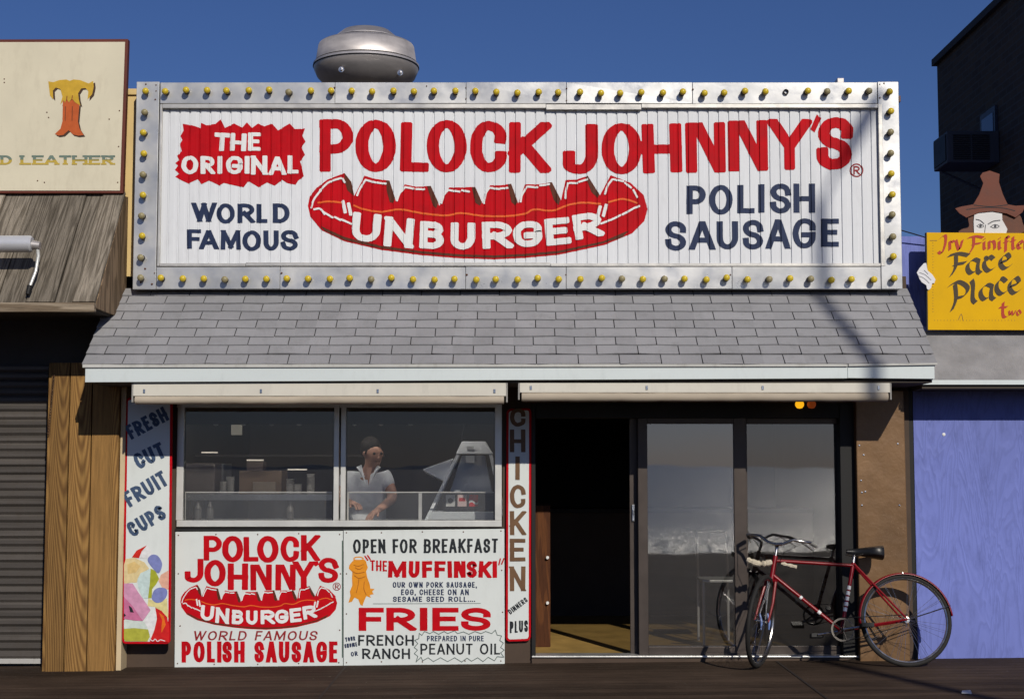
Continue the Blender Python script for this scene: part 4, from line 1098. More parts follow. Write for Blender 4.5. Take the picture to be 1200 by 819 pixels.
# ------------------------------------------------------------------ inside the serving window
CW = M("worn_counter_steel", (.4, .4, .4), .35, metal=.6, var=.3, vs=6)
ctz = PZ(611, .1)
t = thing("serving_counter", "long steel serving counter behind the two windows", "counter", (-1.3, .6, FL))
MB().box(xW0 + .04, xW1 - .02, .13, .80, ctz - .05, ctz).build("counter_top", CW, t, bevel=.004)
MB().box(xW0 + .06, xW1 - .03, .16, .72, FL, ctz - .051).build("cabinet", DARKW, t)
SN_G = glass("sneeze_guard_glass", (.86, .88, .88), 1.0, .1, (.6, .62, .64), 1.5)
for a, b, lab in ((216.5, 389, "low clear glass guard on the counter behind the left serving window"), (407.5, 580, "low clear glass guard on the counter behind the right serving window, before the worker")):
    y = .2; t = thing("glass_guard", lab, "glass guard", (PX((a + b) / 2, 600, y), y, ctz))
    x0, x1 = PX(a, 590, y), PX(b, 590, y); zt2 = PZ(577.5, y)
    g = MB(); g.face([(x0, y, ctz + .002), (x1, y, ctz + .002), (x1, y, zt2), (x0, y, zt2)]); g.build("pane", SN_G, t)
    MB().box(x0, x1, y - .006, y + .006, zt2 + .0005, zt2 + .010).build("top_rail", ALU, t, bevel=.002)
    mb = MB().box(x0 - .006, x0 + .008, y - .008, y + .008, ctz + .001, zt2); mb.build("post", ALU, t)
    if a > 300:
        xm = PX(492.5, 590, y); MB().box(xm - .013, xm + .013, y - .012, y + .012, ctz + .001, zt2 - .001).build("post", ALU, t)
def carton(px0, px1, py0, py1, Y, dep, label, col):
    q0, q1 = P(px0, py1, Y), P(px1, py0, Y)
    t = thing("carton", label, "box", ((q0.x + q1.x) / 2, Y, q0.z), "cartons behind the left serving window")
    MB().box(q0.x, q1.x, Y, Y + dep, q0.z, q1.z).build("body", M("carton_board", col, .8, var=.2), t, bevel=.004)
    MB().box(q0.x + .002, q1.x - .002, Y - .001, Y + dep * .5, q1.z + .0005, q1.z + .004).build("flap", M("carton_flap", tuple(min(1, k * 1.3) for k in col), .8), t)
    return q0.z
zc = ctz + .3
tb2 = thing("work_table", "dark work table at the back behind the left serving window", "table", (-2.1, 1.6, FL))
wz = P(260, 579, 1.4).z
MB().box(-2.85, -1.25, 1.35, 2.1, wz - .05, wz - .001).build("top", CW, tb2)
for x in (-2.8, -1.3):
    for y in (1.4, 2.05): MB().box(x - .02, x + .02, y - .02, y + .02, FL, wz - .051).build("leg", DARKMET, tb2)
carton(280, 330, 552, 579, 1.45, .35, "wide brown carton in the middle of the back table", (.22, .15, .1))
carton(296, 323, 565, 579, 1.42, .028, "small pale carton in front of the wide brown one", (.3, .24, .18))
carton(216, 252, 543, 579, 1.5, .3, "tall grey carton at the left end of the back table", (.2, .17, .15))
carton(289, 308, 540.5, 551.4, 1.5, .2, "small dark carton on top of the wide brown one", (.12, .09, .08))
for x, y, lab in ((-2.2, .34, "added hidden fill tube over the left serving window"), (-.85, .34, "added hidden fill tube over the right serving window")):
    t = thing("fill_lamp", lab, "lamp", (x, y, 2.45))  # unseen tubes added above the window heads to brighten the kitchen
    MB().box(x - .55, x + .55, y - .05, y + .05, 2.50, 2.548).build("housing", WHITEWOOD, t, bevel=.004)
    MB().tube([(x - .52, y, 2.47), (x + .52, y, 2.47)], .016, 10).build("tube", emit("fill_tube_glow", (1, .95, .88), 55), t, True)
for k, (px, py, n_) in enumerate(((262, 579, 5), (270, 579, 7), (340, 579, 6), (349, 579, 4), (364, 579, 8))):
    q = P(px, py, 1.5 if k < 2 else 1.45); mb = MB(); pr_ = [(0, 0)]
    for m_ in range(n_): pr_ += [(.03, m_ * .022), (.038, m_ * .022 + .02)]
    pr_ += [(.03, n_ * .022), (0, n_ * .022)]
    o = mb.lathe(pr_, (q.x, q.y, wz + .0005), 'z', 14).build("cup_stack", M("paper_cup", (.5, .48, .44), .6), None, True)
    tag(o, "stack of %s paper cups on the back table, %s" % (["five", "seven", "six", "four", "eight"][k], ["left of the wide carton", "touching the left of the wide carton", "just right of the wide carton", "between two taller stacks", "at the right end"][k]), "cups", "cup stacks on the back table")
q0, q1 = P(271, 507, 1.9), P(284, 497.5, 1.9)
mb = MB().box(q0.x, q1.x, 1.895, 1.9, q0.z - .02, q1.z); tag(mb.build("price_card", M("pale_card", (.5, .48, .42), .7)), "pale card hanging high in the kitchen behind the left window", "card")
t = thing("cooking_hood", "dim slanted metal hood at the left end of the kitchen", "hood", (-2.6, 1.9, 1.3))
a0, a1, a2 = P(217, 575, 1.9), P(240, 543, 1.9), P(262, 543, 1.9)
MB().prism([a0, (a2.x, 1.9, a0.z), a2, a1], (0, .4, 0)).build("body", CW, t, bevel=.004)
SH = M("shelf_board", (.3, .28, .25), .6)
t = thing("wall_shelf", "dim wall shelf with light edges at the back of the kitchen", "shelf", (-2, 2.4, 1.6))
MB().box(-2.97, -1.2, 2.35, 2.6, 1.60, 1.62).build("board", DARKW, t)
for i, (a, b, y) in enumerate(((236, 254, 530), (289, 308, 539), (337, 359, 550))):
    q0, q1 = P(a, y + .8, 1.3), P(b, y - .8, 1.3)
    o = MB().box(q0.x, q1.x, 1.3, 1.35, q0.z, q1.z).build("light_tube", emit("dim_light_tube", (.8, .72, .6), .5))
    tag(o, ["dim light tube at the left of the dark kitchen", "dim light tube above the small dark carton", "lowest dim light tube, at the right of the dark kitchen"][i], "lamp", "dim light tubes in the kitchen")
for px in (256, 288, 321, 353, 417, 448, 482):  # bulbs placed indoors to stand in for soffit bulbs mirrored in the glass
    q = P(px, 493, .3)
    mb = MB(); mb.mi = 1; mb.lathe([(.014, .05), (.014, .0)], (q.x, .19, q.z), 'z', 10); mb.mi = 0; mb.lathe([(.012, .0), (.022, -.02), (.02, -.036), (0, -.045)], (q.x, .19, q.z), 'z', 12)
    o = mb.build("mirrored_bulb", [M("clear_bulb", (.6, .6, .55), .2, bmp=0), SOCK], None, True)
    tag(o, "small unlit bulb standing in for a soffit bulb mirrored along the top of the serving windows", "light bulb", "stand-ins for mirrored bulbs along the window heads")
for px, Y in ((232, .45), (246, .42), (340, .5)):
    q = P(px, 606, Y); mb = MB(); mb.lathe([(0, 0), (.026, 0), (.028, .01), (.028, .09), (.012, .12), (.011, .145), (0, .146)], (q.x, Y, ctz + .001), 'z', 16)
    o = mb.build("squeeze_bottle", M("pale_plastic", (.11, .1, .09), .4), None, True)
    tag(o, {232: "leftmost squeeze bottle on the counter behind the left window", 246: "second squeeze bottle from the left behind the left window", 340: "lone squeeze bottle at the right behind the left window"}[px], "bottle", "squeeze bottles on the counter")
# drink dispenser
YM = .5
t = thing("drink_dispenser", "pale tapered drink dispenser with small stickers, in the right serving window", "drink machine", (PX(545, 600, YM), YM, ctz))
MW = M("machine_white", (.74, .76, .78), .35, var=.08); 
def q2(px, py, Y=YM): return P(px, py, Y)
a, b = q2(502, 611), q2(581, 611); z1 = q2(540, 599).z
MB().box(a.x, b.x, YM - .06, YM + .3, ctz + .001, z1).build("base", MW, t, bevel=.006)
a, b = q2(520, 600), q2(579, 600); z2 = q2(540, 576.5).z
MB().box(a.x, b.x, YM - .05, YM + .28, z1 + .001, z2).build("front_panel", M("black_panel", (.02, .02, .022), .3), t, bevel=.003)
for i, (p0, col) in enumerate(((523, (.6, .6, .58)), (536.5, (.66, .5, .48)), (550, (.55, .01, .015)))):
    x0, x1 = q2(p0, 580).x, q2(p0 + 10.5, 580).x; za, zb2 = q2(0, 593).z, q2(0, 579.5).z
    st = MB().box(x0, x1, YM - .053, YM - .0505, za, zb2).build("sticker", M("sticker_paint", col, .4, bmp=0), t)
    yy = YM - .0545; mb = MB(); dx, dz = x1 - x0, zb2 - za
    if i == 2:
        for k in range(6):
            u0, u1 = k / 6, (k + 1) / 6; f0, f1 = .35 + .12 * math.sin(u0 * 6), .35 + .12 * math.sin(u1 * 6)
            mb.face([(x0 + dx * u0, yy, za + dz * (f0 - .09)), (x0 + dx * u1, yy, za + dz * (f1 - .09)), (x0 + dx * u1, yy, za + dz * (f1 + .09)), (x0 + dx * u0, yy, za + dz * (f0 + .09))])
        mb.build("wave", WHITEP, st)
    elif i == 1:
        mb.box(x0 + dx * .15, x0 + dx * .85, yy, yy + .001, za + dz * .45, za + dz * .75); mb.build("mark", RED, st)
    else:
        mb.lathe([(0, 0), (dx * .3, 0)], (x0 + dx * .5, yy, za + dz * .5), 'y', 16); mb.build("mark", BLACKP, st)
fz0, fz1 = q2(0, 609).z, q2(0, 532).z
bl, br, tl, tr_ = q2(500, 609).x, q2(592, 580).x, q2(537, 532).x, q2(575, 532).x
for xa, xb in ((bl, tl), (br, tr_)):
    for ya, yb in ((YM - .075, YM + .02), (YM + .31, YM + .2)):
        s_ = .014
        MB().hexa([(xa - s_, ya - s_, fz0), (xa + s_, ya - s_, fz0), (xa + s_, ya + s_, fz0), (xa - s_, ya + s_, fz0)], [(xb - s_, yb - s_, fz1), (xb + s_, yb - s_, fz1), (xb + s_, yb + s_, fz1), (xb - s_, yb + s_, fz1)]).build("strut", MW, t, bevel=.003)
k = .85; mx = (tl + tr_) / 2
tt0 = [(tl - .02, YM - .0, fz1 + .001), (tr_ + .02, YM - .0, fz1 + .001), (tr_ + .02, YM + .22, fz1 + .001), (tl - .02, YM + .22, fz1 + .001)]; zc2 = q2(0, 517).z
tt1 = [(q2(541, 517).x, YM + .04, zc2), (q2(569, 517).x, YM + .04, zc2), (q2(569, 517).x, YM + .18, zc2), (q2(541, 517).x, YM + .18, zc2)]
MB().hexa(tt0, tt1).build("top_cap", MW, t, bevel=.006)
for cy, w_, h_ in ((525, 8, 4), (538, 10, 8)):
    q = q2(551, cy, YM - .01); s_ = 1 / 143
    MB().box(q.x - w_ / 2 * s_, q.x + w_ / 2 * s_, YM - .02 if cy > 530 else YM + .004, YM - .016 if cy > 530 else YM + .012, q.z - h_ / 2 * s_, q.z + h_ / 2 * s_).build("sticker", WHITEP, t)
MB().hexa([(q2(527, 576).x, YM + .02, z2 + .002), (q2(577, 576).x, YM + .02, z2 + .002), (q2(577, 576).x, YM + .24, z2 + .002), (q2(527, 576).x, YM + .24, z2 + .002)], [(q2(541, 534).x, YM + .06, fz1 - .01), (q2(568, 534).x, YM + .06, fz1 - .01), (q2(568, 534).x, YM + .18, fz1 - .01), (q2(541, 534).x, YM + .18, fz1 - .01)]).build("tank", M("frosted_tank", (.5, .53, .56), .25), t, bevel=.006)
MB().hexa([q2(496, 551, YM), q2(521, 564, YM), q2(523, 566, YM + .2), q2(498, 554, YM + .2)], [q2(496, 549.5, YM), q2(531, 537, YM), q2(533, 539, YM + .2), q2(498, 551, YM + .2)]).build("side_flap", MW, t, bevel=.003)
MB().tube([q2(540, 518, YM + .1), q2(546, 492, YM + .1)], .006, 8).build("hose", BLACKM, t)

# the worker behind the counter
def skinned(name, V, E, mat, parent, sub=2):
    me = bpy.data.meshes.new(name); me.from_pydata([v[0] for v in V], E, [])
    o = bpy.data.objects.new(name, me); C.objects.link(o)
    if parent: adopt(o, parent)
    o.modifiers.new("skin", 'SKIN')
    sv = me.skin_vertices[0].data
    for i, v in enumerate(V):
        r = v[1] if isinstance(v[1], tuple) else (v[1], v[1]); sv[i].radius = r
    sv[0].use_root = True
    m = o.modifiers.new("sub", 'SUBSURF'); m.levels = sub; m.render_levels = sub
    me.materials.append(mat); 
    o.modifiers["skin"].use_smooth_shade = True
    return o
SKIN = M("skin", (.42, .22, .15), .55, var=.15, vs=20); SHIRT = M("white_shirt_cloth", (.72, .74, .76), .85, var=.12, vs=8, bmp=.6, bs=18, bd=.015)
YPn = .72
def w3(px, py, dy=0): return P(px, py, YPn + dy)
hip = w3(427, 640); hip.y += .02
chest = w3(428, 577); neck = w3(433, 552, -.03); hd = w3(437, 534, -.05)
shl, shr = w3(404, 562, .03), w3(453, 560, -.02)
person = thing("person", "person in a white open-necked short-sleeved shirt working behind the right serving window", "person", (hip.x, hip.y, FL))
Vb = [(hip, .15)]; Eb = []
def addv(p, r, to): Vb.append((Vector(p), r)); Eb.append((to, len(Vb) - 1)); return len(Vb) - 1
i_ch = addv(chest, (.15, .1), 0); i_nk = addv(neck, .058, i_ch); i_h0 = addv(hd + Vector((0, -.0, -.06)), .062, i_nk); i_h1 = addv(hd + Vector((.005, 0, .0)), (.078, .092), i_h0); i_h2 = addv(hd + Vector((0, .01, .085)), (.07, .085), i_h1)
el_r = w3(461, 584, -.1); wr_r = w3(442, 598, -.3); el_l = w3(396, 585, -.05); wr_l = w3(413, 590, -.28)
for sh, el, wr, s_ in ((shr, el_r, wr_r, 1), (shl, el_l, wr_l, -1)):
    a = addv(sh, .062, i_ch); b = addv(el, .046, a); c_ = addv(wr, .028, b)
    dirv = (wr - el).normalized(); palm = addv(wr + dirv * .05, (.036, .02), c_)
    side = dirv.cross(Vector((0, 0, 1))).normalized()
    for j in range(4):
        k0 = addv(wr + dirv * .085 + side * (.024 - .016 * j), .0095, palm)
        k1 = addv(wr + dirv * (.118 - .005 * abs(j - 1)) + side * (.026 - .017 * j) + Vector((0, 0, -.012)), .0085, k0)
        addv(wr + dirv * (.14 - .008 * abs(j - 1)) + side * (.026 - .017 * j) + Vector((0, 0, -.035)), .0075, k1)
    th = addv(wr + dirv * .035 + side * .035 * s_ * -1 + Vector((0, 0, -.01)), .011, palm); addv(wr + dirv * .075 + side * .052 * s_ * -1 + Vector((0, 0, -.02)), .009, th)
for s_ in (-1, 1):
    a = addv((hip.x + s_ * .1, hip.y, hip.z - .1), .095, 0); b = addv((hip.x + s_ * .12, hip.y - .02, .5), .062, a); c_ = addv((hip.x + s_ * .13, hip.y + .02, FL + .09), .042, b); addv((hip.x + s_ * .14, hip.y - .13, FL + .035), .033, c_)
body = skinned("body", Vb, Eb, SKIN, person)
Vs = [(Vector(hip) + Vector((0, 0, -.02)), (.185, .15)), (Vector(chest) + Vector((0, 0, -.1)), (.19, .145)), (chest + Vector((0, 0, .06)), (.185, .13)), (shr + Vector((-.01, 0, 0)), .085), (shr.lerp(el_r, .62), .072), (shl + Vector((.01, 0, 0)), .085), (shl.lerp(el_l, .62), .072), (neck + Vector((0, .01, -.03)), .075)]
skinned("shirt", Vs, [(0, 1), (1, 2), (2, 3), (3, 4), (2, 5), (5, 6), (2, 7)], SHIRT, person)
mb = MB()
for s_ in (-1, 1):
    base_ = neck + Vector((s_ * .012, -.125, -.005))
    mb.hexa([base_ + Vector((0, -.025, -.11)), base_ + Vector((s_ * .05, 0, .0)), base_ + Vector((s_ * .085, .05, .03)), base_ + Vector((s_ * .05, .09, .05))], [base_ + Vector((0, -.032, -.105)), base_ + Vector((s_ * .055, -.008, .01)), base_ + Vector((s_ * .09, .045, .04)), base_ + Vector((s_ * .05, .09, .062))])
mb.build("collar", SHIRT, person, bevel=.004)
mb = MB(); vn = neck + Vector((0, -.135, -.0)); mb.face([vn + Vector((-.012, .02, .03)), vn + Vector((.03, .02, .03)), vn + Vector((.006, -.02, -.12))]); mb.build("open_neck", SKIN, person)
Vt = [(Vector((hip.x, hip.y, hip.z - .02)), .17)]; Et = []
for s_ in (-1, 1):
    n = len(Vt); Vt += [(Vector((hip.x + s_ * .1, hip.y, hip.z - .14)), .105), (Vector((hip.x + s_ * .12, hip.y - .02, .5)), .075), (Vector((hip.x + s_ * .13, hip.y + .02, FL + .08)), .06)]; Et += [(0, n), (n, n + 1), (n + 1, n + 2)]
skinned("trousers", Vt, Et, NAVY, person)
mb = MB(); fdir = Vector((.55, -.8, -.1)).normalized(); hc = hd + Vector((0, 0, .06)) - fdir * .046
mb.lathe([(max(.0005, .087 * math.cos(a)), .093 * math.sin(a)) for a in [math.radians(d) for d in range(-90, 91, 15)]], hc, 'z', 20); mb.v = [tuple(Vector(v) + (Vector(v) - hc) * random.uniform(-.05, .07)) for v in mb.v]; mb.build("hair", M("dark_hair", (.02, .014, .01), .6, bmp=.8, bs=60, bd=.01), person, True)
fdir = Vector((.55, -.8, -.1)).normalized(); rt = fdir.cross(Vector((0, 0, 1))).normalized()
fc = hd + fdir * .088
mb = MB(); mb.prism([fc + rt * .012 + Vector((0, 0, -.012)), fc - rt * .012 + Vector((0, 0, -.012)), fc + Vector((0, 0, .03))], fdir * .026); mb.build("nose", SKIN, person, bevel=.004)
for s_ in (-1, 1):
    mb = MB(); mb.lathe([(0, -.006), (.012, 0), (0, .006)], fc + rt * .033 * s_ + Vector((0, 0, .026)) - fdir * .006, 'y', 10); mb.build("eye", BLACKP, person)
    mb = MB(); mb.lathe([(0, -.012), (.02, -.004), (.024, .01)], hd + rt * .085 * s_ + Vector((0, 0, .015)), 'x', 12); mb.build("ear", SKIN, person)
mb = MB(); mb.box(-.022, .022, -.004, .004, -.004, .004); mo = mb.build("mouth", M("lips", (.2, .07, .06), .5), None); adopt(mo, person); mo.location = fc + Vector((0, 0, -.038)) - fdir * .006; mo.rotation_euler = (0, 0, math.atan2(rt.y, rt.x))

# ------------------------------------------------------------------ inside the doorway
t = thing("cabinet", "wooden cabinet with two white knobs just inside the doorway", "cabinet", (PX(630, 700, .7), .8, FL))
CWD = wood("orange_cabinet_wood", (.13, .045, .013), (.08, .026, .008), island=.1)
xk0, xk1 = xD0 - .05, PX(645, 700, .6)
MB().box(xk0, xk1, .6, 1.3, FL, PZ(592, .6)).build("body", CWD, t, bevel=.004)
for i, py in enumerate((653, 706)):
    q = P(641.5, py, .6); MB().lathe([(.006, 0), (.006, -.012), (.014, -.02), (.012, -.03), (0, -.033)], (q.x, .6, q.z), 'y', 12).build("knob", WHITEP, t, True)
t = thing("counter_block", "dark counter block deep inside the doorway", "counter", (1.2, 3.3, FL))
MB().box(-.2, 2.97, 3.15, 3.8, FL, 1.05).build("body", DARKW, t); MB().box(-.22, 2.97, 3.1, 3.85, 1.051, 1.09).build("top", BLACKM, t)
t = thing("tubular_chair", "pale tubular chair standing behind the closed door glass", "chair", (PX(842, 740, .8), .9, FL))
xa, xb = PX(824, 700, .75), PX(860, 700, .75); zs_ = PZ(682, .75)
for x in (xa, xb):
    for y in (.72, 1.08): MB().tube([(x, y, FL), (x, y, zs_)], .011, 8).build("leg", ALU, t, True)
MB().box(xa - .012, xb + .06, .70, 1.1, zs_ + .001, zs_ + .022).build("seat", ALU, t, bevel=.006)
MB().tube([(xa, 1.08, zs_ + .023), (xa, 1.16, zs_ + .4), (xb, 1.16, zs_ + .4), (xb, 1.08, zs_ + .023)], .011, 8).build("back_frame", DARKMET, t, True)
for px, col, e, lab in ((937, (.9, .42, .01), 1.1, "round glowing yellow bulb under the awning above the right door"), (951, (.4, .07, .01), .25, "dim orange bulb beside the yellow one above the right door")):
    q = P(px, 473.5, -.3); t = thing("bulb_lamp", lab, "lamp", q)
    MB().lathe([(0, -.034), (.02, -.03), (.033, -.012), (.034, .004), (.026, .024), (.014, .036)], q, 'z', 18).build("bulb", emit("amber_glow", col, e), t, True)
    MB().lathe([(.014, .0355), (.018, .04), (.018, .075), (.0, .075)], q, 'z', 14).build("socket", SOCK, t, True)
    MB().tube([(q.x, q.y, q.z + .075), (q.x, q.y, zfb + .001)], .005, 6).build("stem", BLACKM, t)

# ------------------------------------------------------------------ roof fan
YFN = .95
fc_ = P(429, 96, YFN); s_ = (D + YFN) / F * 1.04
t = thing("roof_ventilator", "round spun-metal exhaust fan on the roof behind the sign", "roof fan", (fc_.x, YFN, 4.281))
z0 = fc_.z; pz = lambda dy: z0 + (96 - dy) * s_ 
MB().lathe([(.0, pz(110)), (30 * s_, pz(110)), (48 * s_, pz(99)), (56 * s_, pz(91)), (59.5 * s_, pz(83)), (60 * s_, pz(80)), (59 * s_, pz(79.5))], (fc_.x, YFN, 0), 'z', 56).build("lower_bowl", FANM, t, True)
MB().lathe([(58 * s_, pz(80)), (60.5 * s_, pz(79)), (60.5 * s_, pz(77)), (58.5 * s_, pz(75.5)), (57.5 * s_, pz(75))], (fc_.x, YFN, 0), 'z', 56).build("rim", FANM, t, True)
MB().lathe([(58 * s_, pz(75.5)), (57.5 * s_, pz(73)), (54.8 * s_, pz(56)), (54 * s_, pz(54.5)), (52 * s_, pz(53.2)), (36 * s_, pz(48))], (fc_.x, YFN, 0), 'z', 56).build("upper_band", FANM, t, True)
MB().lathe([(36.5 * s_, pz(48.5)), (36.5 * s_, pz(46.5)), (34 * s_, pz(44)), (27 * s_, pz(38)), (22 * s_, pz(36.5)), (0, pz(35.8))], (fc_.x, YFN, 0), 'z', 56).build("cap", FANM, t, True)
MB().lathe([(34 * s_, 4.281), (34 * s_, pz(110))], (fc_.x, YFN, 0), 'z', 24).build("curb", SOFFIT, t, True)
for a in (-1.97, -.75):
    r = 57.5 * s_; MB().lathe([(.0, -.02), (.012, -.018), (.013, 0), (.024, .0), (.024, .012), (.0, .014)], (fc_.x + r * math.cos(a), YFN + r * math.sin(a), pz(96)), 'y', 14).build("bolt", CHROME, t, True)

for rr_, yy_ in ((58.2, 75.4), (60.2, 79.8), (36.6, 48.2)):
    MB().tube([(fc_.x + rr_ * s_ * math.cos(2 * math.pi * k / 56), YFN + rr_ * s_ * math.sin(2 * math.pi * k / 56), pz(yy_)) for k in range(56)], .005, 6, closed=True).build("seam_ring", BLACKM, t, True)
# ------------------------------------------------------------------ left neighbour: leather shop
ls_ = thing("leather_shop", "wooden shop with a weathered plank roof and a rolled-down shutter, at the left edge", "building", (-4.2, 2, 0))
WEATH = wood("weathered_plank", (.44, .38, .30), (.22, .185, .14), (22, 1.2, .9), .8, island=.65, dark=.28, ring=(.1, .95), bmp=.9)
zt1 = PZ(226, -.08); Yb = -.86; zb1 = PZ(351, Yb); xr = -3.03
mb = MB(); x = -5.2
pl = []
while x < xr - .01:
    w = min(random.choice((.13, .16, .19, .21)), xr - x)
    if xr - x - w < .05: w = xr - x
    h = random.uniform(-.006, .014); e = random.uniform(-.004, .004)
    n_ = Vector((0, -(zt1 - zb1), (-.08 - Yb))).normalized(); n_ = Vector((0, n_.y, abs(n_.z)))
    p0, p1 = Vector((0, Yb - .012, zb1 - .02 + e)), Vector((0, -.085, zt1))
    a = [Vector((x + .007, 0, 0)) + p0 + n_ * h, Vector((x + w - .002, 0, 0)) + p0 + n_ * h, Vector((x + w - .002, 0, 0)) + p1 + n_ * h, Vector((x + .002, 0, 0)) + p1 + n_ * h]
    mb.hexa([q - n_ * .022 for q in a], a); x += w
mb.build("plank_roof", WEATH, ls_)
MB().prism([(-5.2, Yb + .02, zb1 - .04), (-5.2, -.06, zt1 - .05), (-5.2, -.03, zt1 - .05), (-5.2, Yb + .05, zb1 - .04)], (xr + 5.2 - .025, 0, 0)).build("roof_deck", SOFFIT, ls_)
MB().prism([(xr - .002, Yb + .005, zb1 - .06), (xr - .002, -.0, zb1 - .06), (xr - .002, -.0, zt1 - .02), (xr - .002, -.09, zt1 - .03)], (-.02, 0, 0)).build("gable_board", wood("gable_plank", (.3, .21, .13), (.16, .11, .065), (9, 9, 1.0), island=.1), ls_)
zbb = PZ(366, Yb)
MB().box(-5.2, PX(112, 357, Yb), Yb - .03, Yb + .02, zbb, zb1 - .025).build("eave_beam", wood("eave_beam_wood", (.34, .275, .2), (.2, .15, .1), (.8, 14, 14), island=.1), ls_, bevel=.006)
MB().box(-5.2, xr - .03, Yb + .022, .02, zbb + .02, zbb + .04).build("soffit", SOFFIT, ls_)
MB().box(-5.2, -3.09, .25, .35, 0, 3.0).build("wall", DARKW, ls_)
MB().box(-5.2, -3.3, .3, 5, 2.75, PZ(110, 0)).build("upper_wall", DARKW, ls_)
YSH = .12
mb = MB(); z = PZ(771, YSH); zt3 = PZ(430, YSH); xs1 = PX(53, 620, YSH); k = 0
while z < zt3:
    h = .062
    mb.prism([(-5.2, YSH, z), (-5.2, YSH - .014, z + h * .3), (-5.2, YSH - .014, z + h * .7), (-5.2, YSH, z + h * .97), (-5.2, YSH + .01, z + h * .97), (-5.2, YSH + .01, z)], (xs1 + 5.2, 0, 0)); z += h
mb.build("roller_shutter", M("grey_slat_metal", (.095, .084, .075), .55, metal=.2, var=.35, vs=2.5, st=(.4, 1, 6), bmp=.2, dirt=.4, island=.25), ls_)
MB().box(-5.2, xs1, YSH - .02, YSH + .01, PZ(777, YSH), PZ(771, YSH) - .001).build("shutter_foot", M("shutter_foot_paint", (.45, .44, .42), .6, dirt=.6), ls_, bevel=.003)
PINE = wood("golden_pine", (.36, .2, .06), (.19, .095, .028), (5, 5, .3), 1.0, island=.45, dark=.5, ring=(.0, 1.0), mult=420, det=0, dist=0)
YPI = -.2
mb = MB()
for a, b in ((56, 77.5), (78.5, 104), (105, 137)):
    x0, x1 = PX(a, 620, YPI), PX(b, 620, YPI); mb.box(x0 + .001, x1 - .001, YPI + random.uniform(0, .004), -.04, GZ(x0) - .02, PZ(425, YPI))
mb.box(PX(50, 700, YPI), PX(56, 700, YPI) - .001, YPI + .02, -.04, GZ(-3.5) - .02, PZ(425, YPI))
mb.build("pine_cladding", PINE, ls_, bevel=.003)
MB().box(PX(137.3, 650, YPI), PX(143, 650, YPI), YPI + .03, -.002, GZ(-3.1) - .02, PZ(440, YPI)).build("pale_edge_post", M("cream_edge_paint", (.6, .48, .3), .7, dirt=.3), ls_)
mb = MB(); pa = [(0, 0)]
for i in range(22):
    q0 = P(63 - .3 * i, 440 + 3.2 * i, YPI - .012); mb.tube([(q0.x + .006 * math.cos(a), q0.y + .004 * math.sin(a) * (i % 2), q0.z + .012 * math.sin(a)) for a in [2 * math.pi * j / 8 for j in range(8)]], .003, 5, closed=True)
tag(mb.build("chain", M("rusty_chain", (.06, .03, .015), .7)), "rusty chain hanging down the left edge of the pine boards", "chain")
# its cream sign
YL = -.14
lt = thing("leather_sign", "big cream sign with a boot-shaped letter T, on the wooden shop", "sign", (-4, YL, zt1))
c4 = [(-130, 47), (150, 46), (144, 226.5), (-130, 226.5)]
q = [P(a, b, YL) for a, b in c4]; MB().prism(q, (0, .06, 0)).build("border", M("red_brown_border", (.13, .03, .018), .6, var=.25), lt, bevel=.003)
MB().prism([P(a, b, YL - .004) for a, b in [(-126, 50), (146.5, 49.5), (140.5, 223.5), (-126, 223.5)]], (0, .003, 0)).build("panel", M("cream_board", (.66, .61, .46), .5, var=.08, vs=3, bmp=.05, dirt=.25, dcol=(.3, .25, .17)), lt)
YL2 = YL - .004; zl = (0, 40, 4.09)
T_top = [(232, 228), (255, 232), (285, 222), (318, 219), (335, 226), (352, 219), (385, 222), (425, 238), (447, 226), (450, 255), (442, 290), (420, 315), (424, 275), (410, 260), (390, 262), (375, 285), (378, 315), (386, 345), (360, 328), (345, 310), (330, 328), (320, 312), (312, 330), (305, 318), (290, 340), (300, 300), (290, 265), (268, 258), (254, 272), (256, 315), (240, 295)]
T_bot = [(302, 318), (312, 332), (320, 314), (331, 330), (345, 312), (360, 330), (381, 340), (374, 420), (382, 455), (402, 485), (375, 488), (350, 482), (330, 462), (305, 484), (280, 488), (264, 480), (290, 455), (300, 420)]
Paint(YL2, zl, .0012).poly([(x + 9, y + 7) for x, y in T_top]).poly([(x + 7, y + 8) for x, y in T_bot], .0003).build("letter_shadow", M("dark_brown_paint", (.06, .03, .018), .6), lt)
Paint(YL2, zl, .003).poly(T_top).build("letter_top", M("mustard_paint", (.58, .36, .03), .5, var=.2, vs=20), lt)
Paint(YL2, zl, .0036).poly(T_bot).build("letter_boot", M("rust_orange_paint", (.5, .1, .02), .5, var=.2, vs=20), lt)
pt = Paint(YL2, zl, .0048)
for x in (315, 348): pt.stroke([(x, 350), (x - 2, 415)], 4)
pt.stroke([(322, 300), (320, 318)], 4); pt.stroke([(348, 298), (345, 316)], 4); pt.build("boot_stitch", M("stitch_paint", (.2, .05, .015), .6), lt)
